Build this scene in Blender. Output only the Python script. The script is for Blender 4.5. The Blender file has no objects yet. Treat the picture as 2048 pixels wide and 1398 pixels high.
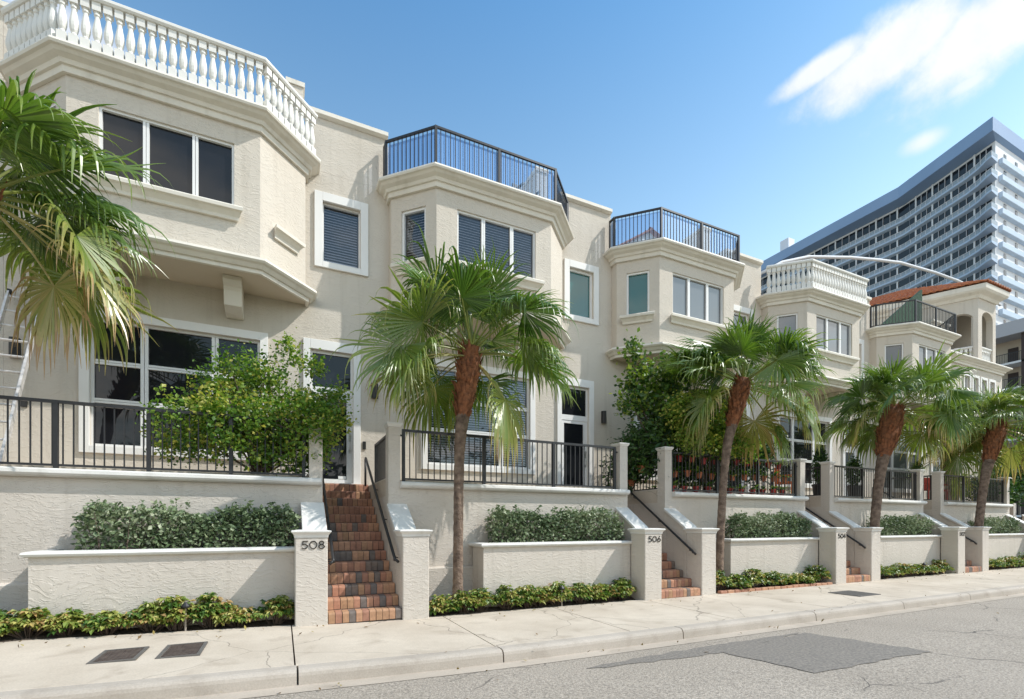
import bpy, math, random
import numpy as np
from mathutils import Vector
R = math.radians
rnd = random.Random(7)
nrng = np.random.default_rng(11)
scene = bpy.context.scene
col = scene.collection

# ------------------------------------------------------------------ camera
EYE = 1.5
YAW = 25.365
cam_d = bpy.data.cameras.new('camera')
cam = bpy.data.objects.new('camera', cam_d)
col.objects.link(cam)
cam.location = (0, 0, EYE)
cam.rotation_euler = (R(90), 0, R(-YAW))
cam_d.sensor_width = 36.0
cam_d.lens = 36.0 * 970.0 / 2048.0
cam_d.shift_y = (1048 - 699) / 2048.0
cam_d.clip_start = 0.05
cam_d.clip_end = 3000
scene.camera = cam

# ------------------------------------------------------------------ light
SUN_EL = 47.0
SUN_AZ = 60.5          # degrees from -Y towards +X
sd = Vector((math.sin(R(SUN_AZ)) * math.cos(R(SUN_EL)), -math.cos(R(SUN_AZ)) * math.cos(R(SUN_EL)), math.sin(R(SUN_EL))))
sun_l = bpy.data.lights.new('sun', 'SUN')
sun_l.energy = 2.8
sun_l.angle = R(0.53)
sun_l.color = (1.0, 0.965, 0.915)
sun = bpy.data.objects.new('sun', sun_l)
col.objects.link(sun)
sun.location = (30, -20, 40)
sun.rotation_euler = sd.to_track_quat('Z', 'Y').to_euler()

world = bpy.data.worlds.new('World')
scene.world = world
world.use_nodes = True
scene.view_settings.view_transform = 'Standard'
scene.view_settings.look = 'None'
scene.view_settings.exposure = 0.68
scene.view_settings.gamma = 1
scene.cycles.max_bounces = 8
scene.cycles.transparent_max_bounces = 12
scene.cycles.caustics_reflective = False
scene.cycles.caustics_refractive = False

def build_world():
    nt = world.node_tree
    N, L = nt.nodes, nt.links
    N.clear()
    out = N.new('ShaderNodeOutputWorld')
    bg = N.new('ShaderNodeBackground')
    bg.inputs['Strength'].default_value = 0.15
    L.new(bg.outputs[0], out.inputs[0])
    sky = N.new('ShaderNodeTexSky')
    sky.sky_type = 'NISHITA'
    sky.sun_disc = False
    sky.sun_elevation = R(SUN_EL)
    sky.sun_rotation = R(180 - SUN_AZ)
    sky.altitude = 0
    sky.air_density = 1.0
    sky.dust_density = 0.6
    sky.ozone_density = 1.6
    tc = N.new('ShaderNodeTexCoord')

    def vm(op, a, b=None):
        n = N.new('ShaderNodeVectorMath'); n.operation = op
        for i, v in enumerate((a, b)):
            if v is None: continue
            if hasattr(v, 'links'): L.new(v, n.inputs[i])
            else: n.inputs[i].default_value = v
        return n.outputs['Value'] if op == 'DOT_PRODUCT' else n.outputs[0]

    def ma(op, a, b=None, c=None, clamp=False):
        n = N.new('ShaderNodeMath'); n.operation = op; n.use_clamp = clamp
        for i, v in enumerate((a, b, c)):
            if v is None: continue
            if hasattr(v, 'links'): L.new(v, n.inputs[i])
            else: n.inputs[i].default_value = v
        return n.outputs[0]

    d = tc.outputs['Generated']
    no = N.new('ShaderNodeTexNoise'); no.inputs['Scale'].default_value = 6; no.inputs['Detail'].default_value = 10
    no.inputs['Roughness'].default_value = 0.62
    L.new(d, no.inputs['Vector'])
    nval = ma('SUBTRACT', no.outputs['Fac'], 0.5)
    # clouds standing in the sky, each at its compass direction and height
    def cloud(az, el, w, h, tilt, dens, soft=0.55, rough=2.4):
        az, el = R(az), R(el)
        c = Vector((math.sin(az) * math.cos(el), math.cos(az) * math.cos(el), math.sin(el)))
        r0 = Vector((math.cos(az), -math.sin(az), 0)); u0 = r0.cross(c)
        t = R(tilt)
        r = (r0 * math.cos(t) + u0 * math.sin(t)) / w
        u = (u0 * math.cos(t) - r0 * math.sin(t)) / h
        dc = vm('DOT_PRODUCT', d, tuple(c))
        dcs = ma('MAXIMUM', dc, 0.02)
        a = ma('DIVIDE', vm('DOT_PRODUCT', d, tuple(r)), dcs)
        b = ma('DIVIDE', vm('DOT_PRODUCT', d, tuple(u)), dcs)
        rr = ma('SQRT', ma('ADD', ma('MULTIPLY', a, a), ma('MULTIPLY', b, b)))
        v = ma('ADD', ma('SUBTRACT', 1.0, rr), ma('MULTIPLY', nval, rough))
        m = N.new('ShaderNodeMapRange'); m.interpolation_type = 'SMOOTHSTEP'
        m.inputs['From Min'].default_value = 0.0; m.inputs['From Max'].default_value = soft
        m.inputs['To Max'].default_value = dens
        L.new(v, m.inputs['Value'])
        front = ma('GREATER_THAN', dc, 0.05)
        return ma('MULTIPLY', m.outputs[0], front)
    masks = [cloud(*p) for p in CLOUDS]
    # broken cloud behind the viewer: mirrored in the glass, cover raised as added fill light
    sx = N.new('ShaderNodeSeparateXYZ'); L.new(d, sx.inputs[0])
    zz = ma('MAXIMUM', ma('ADD', sx.outputs['Z'], 0.12), 0.02)
    cb = N.new('ShaderNodeCombineXYZ')
    L.new(ma('DIVIDE', sx.outputs['X'], zz), cb.inputs[0]); L.new(ma('DIVIDE', sx.outputs['Y'], zz), cb.inputs[1])
    n2 = N.new('ShaderNodeTexNoise'); n2.inputs['Scale'].default_value = 1.1; n2.inputs['Detail'].default_value = 8
    n2.inputs['Roughness'].default_value = 0.55
    cm = N.new('ShaderNodeMapping'); cm.inputs['Location'].default_value = (3.7, 1.9, 0.6); L.new(cb.outputs[0], cm.inputs[0])
    L.new(cm.outputs[0], n2.inputs['Vector'])
    mr = N.new('ShaderNodeMapRange'); mr.interpolation_type = 'SMOOTHSTEP'
    mr.inputs['From Min'].default_value = 0.42; mr.inputs['From Max'].default_value = 0.62
    L.new(n2.outputs['Fac'], mr.inputs['Value'])
    south = N.new('ShaderNodeMapRange'); south.interpolation_type = 'SMOOTHSTEP'
    south.inputs['From Min'].default_value = 0.0; south.inputs['From Max'].default_value = -0.25
    L.new(sx.outputs['Y'], south.inputs['Value'])
    up = N.new('ShaderNodeMapRange'); up.inputs['From Min'].default_value = 0.0; up.inputs['From Max'].default_value = 0.08
    L.new(sx.outputs['Z'], up.inputs['Value'])
    smask = ma('MULTIPLY', ma('MULTIPLY', mr.outputs[0], south.outputs[0]), up.outputs[0])
    tot = masks[0]
    for m in masks[1:]: tot = ma('MAXIMUM', tot, m)
    cc = N.new('ShaderNodeMix'); cc.data_type = 'RGBA'
    cr = N.new('ShaderNodeMapRange'); cr.inputs['From Min'].default_value = 0.3; cr.inputs['From Max'].default_value = 0.75
    L.new(no.outputs['Fac'], cr.inputs['Value'])
    L.new(cr.outputs[0], cc.inputs[0])
    cc.inputs[6].default_value = (3.9, 4.05, 4.4, 1); cc.inputs[7].default_value = (5.2, 5.15, 5.1, 1)
    tint = N.new('ShaderNodeMix'); tint.data_type = 'RGBA'; tint.blend_type = 'MULTIPLY'
    tint.inputs[0].default_value = 1
    sz0 = N.new('ShaderNodeSeparateXYZ'); L.new(d, sz0.inputs[0])
    gr = N.new('ShaderNodeValToRGB'); el = gr.color_ramp.elements
    el[0].position = 0.0; el[0].color = (0.62, 0.6, 0.56, 1); e1 = el.new(0.36); e1.color = (1.55, 1.48, 1.13, 1); el = [e1, el[2]]
    el[0].position = 0.36; el[1].position = 0.80; el[1].color = (0.47, 0.88, 1.02, 1)
    L.new(sz0.outputs['Z'], gr.inputs[0])
    L.new(sky.outputs[0], tint.inputs[6]); L.new(gr.outputs[0], tint.inputs[7])
    mix = N.new('ShaderNodeMix'); mix.data_type = 'RGBA'
    L.new(tot, mix.inputs[0]); L.new(tint.outputs[2], mix.inputs[6]); L.new(cc.outputs[2], mix.inputs[7])
    mix2 = N.new('ShaderNodeMix'); mix2.data_type = 'RGBA'          # unseen clouds brightened to fill the shaded facades
    L.new(smask, mix2.inputs[0]); L.new(mix.outputs[2], mix2.inputs[6]); mix2.inputs[7].default_value = (7.6, 7.4, 7.1, 1)
    L.new(mix2.outputs[2], bg.inputs['Color'])

SKYTINT = (1.0, 1.0, 1.0, 1)
# az (deg from +Y to +X), elevation, half width, half height, tilt, density
def sky_dir(px, py):
    u = (px - 1024) / 970.0; v = (1048 - py) / 970.0
    c, s = math.cos(R(YAW)), math.sin(R(YAW))
    x, y = s + u * c, c - u * s
    return math.degrees(math.atan2(x, y)), math.degrees(math.atan2(v, math.hypot(x, y)))
CLOUDS = [
    sky_dir(1770, 116) + (0.150, 0.052, 9, 0.97, 0.55, 1.5),
    sky_dir(1980, 48) + (0.150, 0.070, 20, 0.97, 0.6, 1.7),
    sky_dir(1640, 140) + (0.085, 0.022, 11, 0.9, 0.55, 1.3),
    sky_dir(1700, 165) + (0.060, 0.020, 8, 0.9, 0.6, 1.4),
    sky_dir(1860, 8) + (0.120, 0.022, 12, 0.4, 1.0, 2.0),
    sky_dir(1936, 166) + (0.040, 0.015, 8, 0.75, 0.8, 0.9),
    sky_dir(1668, 201) + (0.026, 0.012, 5, 0.8, 0.8, 0.8),
    sky_dir(1845, 284) + (0.034, 0.017, 4, 0.75, 0.9, 0.8),
    sky_dir(60, 0) + (0.14, 0.03, -10, 0.8, 0.8, 1.6),
]
build_world()

# ------------------------------------------------------------------ materials
def new_mat(name):
    m = bpy.data.materials.new(name); m.use_nodes = True
    nt = m.node_tree
    b = nt.nodes['Principled BSDF']
    return m, nt, b

def mat(name, c, rough=0.7, var=0.12, vs=1.6, bump=0.0, bs=40, bd=0.01, metal=0.0, spec=0.5, c2=None, detail=5, streak=0.0):
    """plain painted / masonry / metal surface with broad colour drift, dirt and a fine grain"""
    m, nt, b = new_mat(name)
    N, L = nt.nodes, nt.links
    geo = N.new('ShaderNodeNewGeometry')
    n = N.new('ShaderNodeTexNoise'); n.inputs['Scale'].default_value = vs; n.inputs['Detail'].default_value = detail
    L.new(geo.outputs['Position'], n.inputs['Vector'])
    r = N.new('ShaderNodeMapRange'); r.inputs['From Min'].default_value = 0.3; r.inputs['From Max'].default_value = 0.7
    L.new(n.outputs['Fac'], r.inputs['Value'])
    mx = N.new('ShaderNodeMix'); mx.data_type = 'RGBA'
    d = c2 if c2 else tuple(x * (1 - var) for x in c)
    mx.inputs[6].default_value = (*d, 1); mx.inputs[7].default_value = (*c, 1)
    L.new(r.outputs[0], mx.inputs[0])
    last = mx.outputs[2]
    if streak:
        mp = N.new('ShaderNodeMapping'); mp.inputs['Scale'].default_value = (2.2, 2.2, 0.25)
        L.new(geo.outputs['Position'], mp.inputs[0])
        s = N.new('ShaderNodeTexNoise'); s.inputs['Scale'].default_value = 2.0; s.inputs['Detail'].default_value = 6
        L.new(mp.outputs[0], s.inputs['Vector'])
        sr = N.new('ShaderNodeMapRange'); sr.inputs['From Min'].default_value = 0.56; sr.inputs['From Max'].default_value = 0.8
        sr.inputs['To Max'].default_value = streak
        L.new(s.outputs['Fac'], sr.inputs['Value'])
        m2 = N.new('ShaderNodeMix'); m2.data_type = 'RGBA'
        L.new(sr.outputs[0], m2.inputs[0]); L.new(last, m2.inputs[6])
        m2.inputs[7].default_value = (c[0] * 0.45, c[1] * 0.41, c[2] * 0.34, 1)
        last = m2.outputs[2]
    L.new(last, b.inputs['Base Color'])
    b.inputs['Roughness'].default_value = rough
    b.inputs['Metallic'].default_value = metal
    b.inputs['Specular IOR Level'].default_value = spec
    if bump:
        g = N.new('ShaderNodeTexNoise'); g.inputs['Scale'].default_value = bs; g.inputs['Detail'].default_value = 4
        L.new(geo.outputs['Position'], g.inputs['Vector'])
        bp = N.new('ShaderNodeBump'); bp.inputs['Strength'].default_value = bump; bp.inputs['Distance'].default_value = bd
        L.new(g.outputs['Fac'], bp.inputs['Height']); L.new(bp.outputs[0], b.inputs['Normal'])
    return m

def stucco(name, c, c2, scale=7.0, strength=0.8, dist=0.012, stain=0.25):
    """skip-trowelled stucco: curved trowel ridges over a fine sand grain"""
    m, nt, b = new_mat(name)
    N, L = nt.nodes, nt.links
    geo = N.new('ShaderNodeNewGeometry')
    n = N.new('ShaderNodeTexNoise'); n.inputs['Scale'].default_value = 0.7; n.inputs['Detail'].default_value = 6
    L.new(geo.outputs['Position'], n.inputs['Vector'])
    r = N.new('ShaderNodeMapRange'); r.inputs['From Min'].default_value = 0.3; r.inputs['From Max'].default_value = 0.7
    L.new(n.outputs['Fac'], r.inputs['Value'])
    mx = N.new('ShaderNodeMix'); mx.data_type = 'RGBA'
    mx.inputs[6].default_value = (*c2, 1); mx.inputs[7].default_value = (*c, 1)
    L.new(r.outputs[0], mx.inputs[0])
    mp = N.new('ShaderNodeMapping'); mp.inputs['Scale'].default_value = (5.0, 5.0, 0.30)
    L.new(geo.outputs['Position'], mp.inputs[0])
    s = N.new('ShaderNodeTexNoise'); s.inputs['Scale'].default_value = 1.4; s.inputs['Detail'].default_value = 7
    L.new(mp.outputs[0], s.inputs['Vector'])
    sr = N.new('ShaderNodeMapRange'); sr.inputs['From Min'].default_value = 0.55; sr.inputs['From Max'].default_value = 0.85
    sr.inputs['To Max'].default_value = stain
    L.new(s.outputs['Fac'], sr.inputs['Value'])
    m2 = N.new('ShaderNodeMix'); m2.data_type = 'RGBA'
    L.new(sr.outputs[0], m2.inputs[0]); L.new(mx.outputs[2], m2.inputs[6])
    m2.inputs[7].default_value = (c[0] * 0.55, c[1] * 0.52, c[2] * 0.47, 1)
    L.new(m2.outputs[2], b.inputs['Base Color'])
    b.inputs['Roughness'].default_value = 0.88
    b.inputs['Specular IOR Level'].default_value = 0.25
    # trowel strokes: thin raised skins of plaster, drawn out along the wandering direction of the float, over sand grain
    wn = N.new('ShaderNodeTexNoise'); wn.inputs['Scale'].default_value = 1.3; wn.inputs['Detail'].default_value = 2
    L.new(geo.outputs['Position'], wn.inputs['Vector'])
    wx = N.new('ShaderNodeMix'); wx.data_type = 'VECTOR'; wx.inputs[0].default_value = 0.35
    L.new(geo.outputs['Position'], wx.inputs[4]); L.new(wn.outputs['Color'], wx.inputs[5])
    mp2 = N.new('ShaderNodeMapping'); mp2.inputs['Scale'].default_value = (0.42, 0.42, 1.25); mp2.inputs['Rotation'].default_value = (0, R(24), 0)
    L.new(wx.outputs[1], mp2.inputs[0])
    g = N.new('ShaderNodeTexNoise'); g.inputs['Scale'].default_value = scale; g.inputs['Detail'].default_value = 3.0
    g.inputs['Distortion'].default_value = 0.5; g.inputs['Roughness'].default_value = 0.6
    L.new(mp2.outputs[0], g.inputs['Vector'])
    skin = N.new('ShaderNodeMapRange'); skin.interpolation_type = 'SMOOTHSTEP'
    skin.inputs['From Min'].default_value = 0.50; skin.inputs['From Max'].default_value = 0.60
    L.new(g.outputs['Fac'], skin.inputs['Value'])
    fine = N.new('ShaderNodeTexNoise'); fine.inputs['Scale'].default_value = 60; fine.inputs['Detail'].default_value = 4
    L.new(geo.outputs['Position'], fine.inputs['Vector'])
    fm = N.new('ShaderNodeMath'); fm.operation = 'MULTIPLY'; fm.inputs[1].default_value = 0.5; L.new(fine.outputs['Fac'], fm.inputs[0])
    h = N.new('ShaderNodeMath'); h.operation = 'ADD'; L.new(fm.outputs[0], h.inputs[0]); L.new(skin.outputs[0], h.inputs[1])
    bp = N.new('ShaderNodeBump'); bp.inputs['Strength'].default_value = strength; bp.inputs['Distance'].default_value = dist
    L.new(h.outputs[0], bp.inputs['Height']); L.new(bp.outputs[0], b.inputs['Normal'])
    return m

def glass_dark(name, c, ior=1.9, rough=0.015):
    m, nt, b = new_mat(name)
    b.inputs['Base Color'].default_value = (*c, 1)
    b.inputs['Roughness'].default_value = rough
    b.inputs['IOR'].default_value = ior
    b.inputs['Specular IOR Level'].default_value = 0.5
    N, L = nt.nodes, nt.links
    geo = N.new('ShaderNodeNewGeometry')
    n = N.new('ShaderNodeTexNoise'); n.inputs['Scale'].default_value = 1.1; n.inputs['Detail'].default_value = 1
    L.new(geo.outputs['Position'], n.inputs['Vector'])
    bp = N.new('ShaderNodeBump'); bp.inputs['Strength'].default_value = 0.06; bp.inputs['Distance'].default_value = 0.05
    L.new(n.outputs['Fac'], bp.inputs['Height']); L.new(bp.outputs[0], b.inputs['Normal'])
    return m

def glass_clear(name, tint, refl=0.12, ior=1.6):
    m, nt, b = new_mat(name)
    N, L = nt.nodes, nt.links
    N.remove(b)
    out = N['Material Output']
    t = N.new('ShaderNodeBsdfTransparent'); t.inputs[0].default_value = (*tint, 1)
    g = N.new('ShaderNodeBsdfGlossy'); g.inputs['Roughness'].default_value = 0.01; g.inputs[0].default_value = (0.92, 0.95, 1, 1)
    fr = N.new('ShaderNodeFresnel'); fr.inputs[0].default_value = ior
    ad = N.new('ShaderNodeMath'); ad.operation = 'ADD'; ad.use_clamp = True; ad.inputs[1].default_value = refl
    L.new(fr.outputs[0], ad.inputs[0])
    mx = N.new('ShaderNodeMixShader')
    L.new(ad.outputs[0], mx.inputs[0]); L.new(t.outputs[0], mx.inputs[1]); L.new(g.outputs[0], mx.inputs[2])
    L.new(mx.outputs[0], out.inputs[0])
    return m

def leafmat(name, stops, rough=0.42, spec=0.5, trans=0.25):
    """leaf colour picked per leaf by the 'tint' attribute"""
    m, nt, b = new_mat(name)
    N, L = nt.nodes, nt.links
    at = N.new('ShaderNodeAttribute'); at.attribute_name = 'tint'
    cr = N.new('ShaderNodeValToRGB')
    e = cr.color_ramp.elements
    while len(e) < len(stops): e.new(0.5)
    for el, (p, c) in zip(e, stops):
        el.position = p; el.color = (*c, 1)
    L.new(at.outputs['Fac'], cr.inputs[0])
    L.new(cr.outputs[0], b.inputs['Base Color'])
    b.inputs['Roughness'].default_value = rough
    b.inputs['Specular IOR Level'].default_value = spec
    tr = N.new('ShaderNodeBsdfTranslucent')
    hs = N.new('ShaderNodeHueSaturation'); hs.inputs['Value'].default_value = 1.5; hs.inputs['Saturation'].default_value = 1.1
    L.new(cr.outputs[0], hs.inputs['Color']); L.new(hs.outputs[0], tr.inputs[0])
    mx = N.new('ShaderNodeMixShader'); mx.inputs[0].default_value = trans
    L.new(b.outputs[0], mx.inputs[1]); L.new(tr.outputs[0], mx.inputs[2])
    L.new(mx.outputs[0], N['Material Output'].inputs[0])
    return m

def brickmat(name):
    """clay pavers, each with its own fired colour (attribute), fine pitting"""
    m, nt, b = new_mat(name)
    N, L = nt.nodes, nt.links
    at = N.new('ShaderNodeAttribute'); at.attribute_name = 'tint'
    cr = N.new('ShaderNodeValToRGB')
    st = [(0.0, (0.14, 0.12, 0.11)), (0.14, (0.18, 0.14, 0.115)), (0.22, (0.30, 0.15, 0.10)), (0.5, (0.40, 0.19, 0.12)), (0.75, (0.46, 0.25, 0.15)), (1.0, (0.37, 0.21, 0.115))]
    e = cr.color_ramp.elements
    while len(e) < len(st): e.new(0.5)
    for el, (p, c) in zip(e, st):
        el.position = p; el.color = (*c, 1)
    L.new(at.outputs['Fac'], cr.inputs[0])
    geo = N.new('ShaderNodeNewGeometry')
    n = N.new('ShaderNodeTexNoise'); n.inputs['Scale'].default_value = 16; n.inputs['Detail'].default_value = 6
    L.new(geo.outputs['Position'], n.inputs['Vector'])
    mr = N.new('ShaderNodeMapRange'); mr.inputs['To Min'].default_value = 0.6; mr.inputs['To Max'].default_value = 1.4
    L.new(n.outputs['Fac'], mr.inputs['Value'])
    hs = N.new('ShaderNodeHueSaturation'); L.new(cr.outputs[0], hs.inputs['Color']); L.new(mr.outputs[0], hs.inputs['Value'])
    L.new(hs.outputs[0], b.inputs['Base Color'])
    b.inputs['Roughness'].default_value = 0.75
    bp = N.new('ShaderNodeBump'); bp.inputs['Strength'].default_value = 0.3; bp.inputs['Distance'].default_value = 0.006
    L.new(n.outputs['Fac'], bp.inputs['Height']); L.new(bp.outputs[0], b.inputs['Normal'])
    return m

def road_mat():
    m, nt, b = new_mat('worn_asphalt')
    N, L = nt.nodes, nt.links
    geo = N.new('ShaderNodeNewGeometry')
    n1 = N.new('ShaderNodeTexNoise'); n1.inputs['Scale'].default_value = 0.5; n1.inputs['Detail'].default_value = 6
    n2 = N.new('ShaderNodeTexNoise'); n2.inputs['Scale'].default_value = 45; n2.inputs['Detail'].default_value = 4; n2.inputs['Roughness'].default_value = 0.75
    v = N.new('ShaderNodeTexVoronoi'); v.inputs['Scale'].default_value = 75
    for q in (n1, n2, v): L.new(geo.outputs['Position'], q.inputs['Vector'])
    a = N.new('ShaderNodeMix'); a.data_type = 'RGBA'; a.inputs[6].default_value = (0.27, 0.23, 0.185, 1); a.inputs[7].default_value = (0.40, 0.345, 0.285, 1)
    L.new(n1.outputs['Fac'], a.inputs[0])
    r = N.new('ShaderNodeMapRange'); r.inputs['From Min'].default_value = 0.35; r.inputs['From Max'].default_value = 0.68
    r.inputs['To Min'].default_value = 0.5; r.inputs['To Max'].default_value = 1.5
    L.new(n2.outputs['Fac'], r.inputs['Value'])
    hs = N.new('ShaderNodeHueSaturation'); L.new(a.outputs[2], hs.inputs['Color']); L.new(r.outputs[0], hs.inputs['Value'])
    # thin wandering cracks
    nw = N.new('ShaderNodeTexNoise'); nw.inputs['Scale'].default_value = 1.6; nw.inputs['Detail'].default_value = 5
    L.new(geo.outputs['Position'], nw.inputs['Vector'])
    mxv = N.new('ShaderNodeMix'); mxv.data_type = 'VECTOR'; mxv.inputs[0].default_value = 0.28
    L.new(geo.outputs['Position'], mxv.inputs[4]); L.new(nw.outputs['Color'], mxv.inputs[5])
    vc = N.new('ShaderNodeTexVoronoi'); vc.feature = 'DISTANCE_TO_EDGE'; vc.inputs['Scale'].default_value = 0.75
    L.new(mxv.outputs[1], vc.inputs['Vector'])
    cr = N.new('ShaderNodeMapRange'); cr.inputs['From Min'].default_value = 0.002; cr.inputs['From Max'].default_value = 0.007
    cr.inputs['To Min'].default_value = 0.8; cr.inputs['To Max'].default_value = 0.0
    L.new(vc.outputs['Distance'], cr.inputs['Value'])
    gt = N.new('ShaderNodeTexNoise'); gt.inputs['Scale'].default_value = 0.9; L.new(geo.outputs['Position'], gt.inputs['Vector'])
    gr = N.new('ShaderNodeMapRange'); gr.inputs['From Min'].default_value = 0.52; gr.inputs['From Max'].default_value = 0.62
    L.new(gt.outputs['Fac'], gr.inputs['Value'])
    mu = N.new('ShaderNodeMath'); mu.operation = 'MULTIPLY'; L.new(cr.outputs[0], mu.inputs[0]); L.new(gr.outputs[0], mu.inputs[1])
    f = N.new('ShaderNodeMix'); f.data_type = 'RGBA'; f.inputs[7].default_value = (0.05, 0.043, 0.038, 1)
    L.new(mu.outputs[0], f.inputs[0]); L.new(hs.outputs[0], f.inputs[6])
    L.new(f.outputs[2], b.inputs['Base Color'])
    b.inputs['Roughness'].default_value = 0.9
    bp = N.new('ShaderNodeBump'); bp.inputs['Strength'].default_value = 0.6; bp.inputs['Distance'].default_value = 0.008
    L.new(v.outputs['Distance'], bp.inputs['Height']); L.new(bp.outputs[0], b.inputs['Normal'])
    return m

def concrete_mat(name, c, c2, dirt, crack=True):
    m, nt, b = new_mat(name)
    N, L = nt.nodes, nt.links
    geo = N.new('ShaderNodeNewGeometry')
    n1 = N.new('ShaderNodeTexNoise'); n1.inputs['Scale'].default_value = 0.9; n1.inputs['Detail'].default_value = 8; n1.inputs['Roughness'].default_value = 0.62
    n2 = N.new('ShaderNodeTexNoise'); n2.inputs['Scale'].default_value = 60; n2.inputs['Detail'].default_value = 3
    n3 = N.new('ShaderNodeTexNoise'); n3.inputs['Scale'].default_value = 2.3; n3.inputs['Detail'].default_value = 7; n3.inputs['Distortion'].default_value = 0.6
    for q in (n1, n2, n3): L.new(geo.outputs['Position'], q.inputs['Vector'])
    r1 = N.new('ShaderNodeMapRange'); r1.inputs['From Min'].default_value = 0.35; r1.inputs['From Max'].default_value = 0.65
    L.new(n1.outputs['Fac'], r1.inputs['Value'])
    a = N.new('ShaderNodeMix'); a.data_type = 'RGBA'; a.inputs[6].default_value = (*c2, 1); a.inputs[7].default_value = (*c, 1)
    L.new(r1.outputs[0], a.inputs[0])
    r3 = N.new('ShaderNodeMapRange'); r3.inputs['From Min'].default_value = 0.55; r3.inputs['From Max'].default_value = 0.8; r3.inputs['To Max'].default_value = 0.75
    L.new(n3.outputs['Fac'], r3.inputs['Value'])
    a2 = N.new('ShaderNodeMix'); a2.data_type = 'RGBA'; a2.inputs[7].default_value = (*dirt, 1)
    L.new(r3.outputs[0], a2.inputs[0]); L.new(a.outputs[2], a2.inputs[6])
    r2 = N.new('ShaderNodeMapRange'); r2.inputs['To Min'].default_value = 0.8; r2.inputs['To Max'].default_value = 1.2
    L.new(n2.outputs['Fac'], r2.inputs['Value'])
    hs = N.new('ShaderNodeHueSaturation'); L.new(a2.outputs[2], hs.inputs['Color']); L.new(r2.outputs[0], hs.inputs['Value'])
    last = hs.outputs[0]
    if crack:
        nw = N.new('ShaderNodeTexNoise'); nw.inputs['Scale'].default_value = 1.9; nw.inputs['Detail'].default_value = 5
        L.new(geo.outputs['Position'], nw.inputs['Vector'])
        mxv = N.new('ShaderNodeMix'); mxv.data_type = 'VECTOR'; mxv.inputs[0].default_value = 0.22
        L.new(geo.outputs['Position'], mxv.inputs[4]); L.new(nw.outputs['Color'], mxv.inputs[5])
        vc = N.new('ShaderNodeTexVoronoi'); vc.feature = 'DISTANCE_TO_EDGE'; vc.inputs['Scale'].default_value = 0.62
        L.new(mxv.outputs[1], vc.inputs['Vector'])
        cr = N.new('ShaderNodeMapRange'); cr.inputs['From Min'].default_value = 0.001; cr.inputs['From Max'].default_value = 0.0035
        cr.inputs['To Min'].default_value = 0.6; cr.inputs['To Max'].default_value = 0.0
        L.new(vc.outputs['Distance'], cr.inputs['Value'])
        f = N.new('ShaderNodeMix'); f.data_type = 'RGBA'; f.inputs[7].default_value = (0.12, 0.1, 0.08, 1)
        L.new(cr.outputs[0], f.inputs[0]); L.new(last, f.inputs[6]); last = f.outputs[2]
    L.new(last, b.inputs['Base Color'])
    b.inputs['Roughness'].default_value = 0.9
    bp = N.new('ShaderNodeBump'); bp.inputs['Strength'].default_value = 0.25; bp.inputs['Distance'].default_value = 0.004
    L.new(n2.outputs['Fac'], bp.inputs['Height']); L.new(bp.outputs[0], b.inputs['Normal'])
    return m

M = {}
M['stucco'] = stucco('cream_stucco', (0.62, 0.562, 0.485), (0.58, 0.52, 0.44), 38, 0.55, 0.006, 0.34)
M['stucco_low'] = stucco('pale_garden_wall_stucco', (0.60, 0.545, 0.48), (0.555, 0.5, 0.435), 36, 0.62, 0.006, 0.36)
M['soffit'] = mat('cream_soffit', (0.6, 0.515, 0.4), 0.85, 0.06, 1.5, 0.15, 60, 0.004)
M['trim'] = mat('white_painted_trim', (0.79, 0.77, 0.735), 0.6, 0.06, 2.0, 0.1, 70, 0.002)
M['cornice'] = mat('cream_white_moulding', (0.74, 0.69, 0.6), 0.65, 0.1, 1.8, 0.15, 50, 0.004, streak=0.35)
M['cap'] = mat('white_coping', (0.72, 0.70, 0.66), 0.7, 0.12, 3.0, 0.25, 40, 0.006, streak=0.4)
M['baluster'] = mat('white_cast_stone', (0.76, 0.74, 0.69), 0.65, 0.08, 3.0, 0.1, 60, 0.003, streak=0.15)
M['frame'] = mat('white_window_frame', (0.78, 0.77, 0.75), 0.4, 0.04, 2.0)
M['iron'] = mat('black_painted_iron', (0.022, 0.022, 0.024), 0.42, 0.3, 6.0, 0.05, 90, 0.002, spec=0.5)
M['bronze'] = mat('dark_bronze_lamp', (0.02, 0.019, 0.018), 0.45, 0.3, 9)
M['steel'] = mat('satin_steel', (0.55, 0.54, 0.52), 0.3, 0.1, 9, metal=0.9)
M['alu'] = mat('scuffed_aluminium', (0.74, 0.71, 0.68), 0.45, 0.3, 14, 0.1, 40, 0.003, metal=0.35)
M['glass'] = glass_dark('dark_window_glass', (0.012, 0.013, 0.016), 1.45)
M['glass_teal'] = glass_dark('teal_window_glass', (0.015, 0.115, 0.115), 1.7, 0.03)
M['glass_grey'] = glass_dark('grey_window_glass', (0.13, 0.14, 0.15), 1.9, 0.03)
M['glass_shade'] = glass_dark('shaded_window_glass', (0.12, 0.125, 0.13), 1.7, 0.08)
M['glass_clear'] = glass_clear('clear_window_glass', (0.76, 0.79, 0.84), 0.05, 1.4)
M['glass_rail'] = glass_clear('blue_tinted_screen_glass', (0.62, 0.71, 0.88), 0.22, 1.5)
M['blind'] = mat('slatted_blind', (0.76, 0.76, 0.78), 0.55, 0.06, 3)
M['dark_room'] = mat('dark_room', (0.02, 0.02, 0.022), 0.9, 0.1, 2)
M['brick'] = brickmat('clay_paver')
M['mortar'] = mat('dark_mortar', (0.085, 0.07, 0.06), 0.95, 0.3, 20)
M['walk'] = concrete_mat('sidewalk_concrete', (0.56, 0.485, 0.395), (0.455, 0.385, 0.305), (0.31, 0.25, 0.19))
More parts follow.
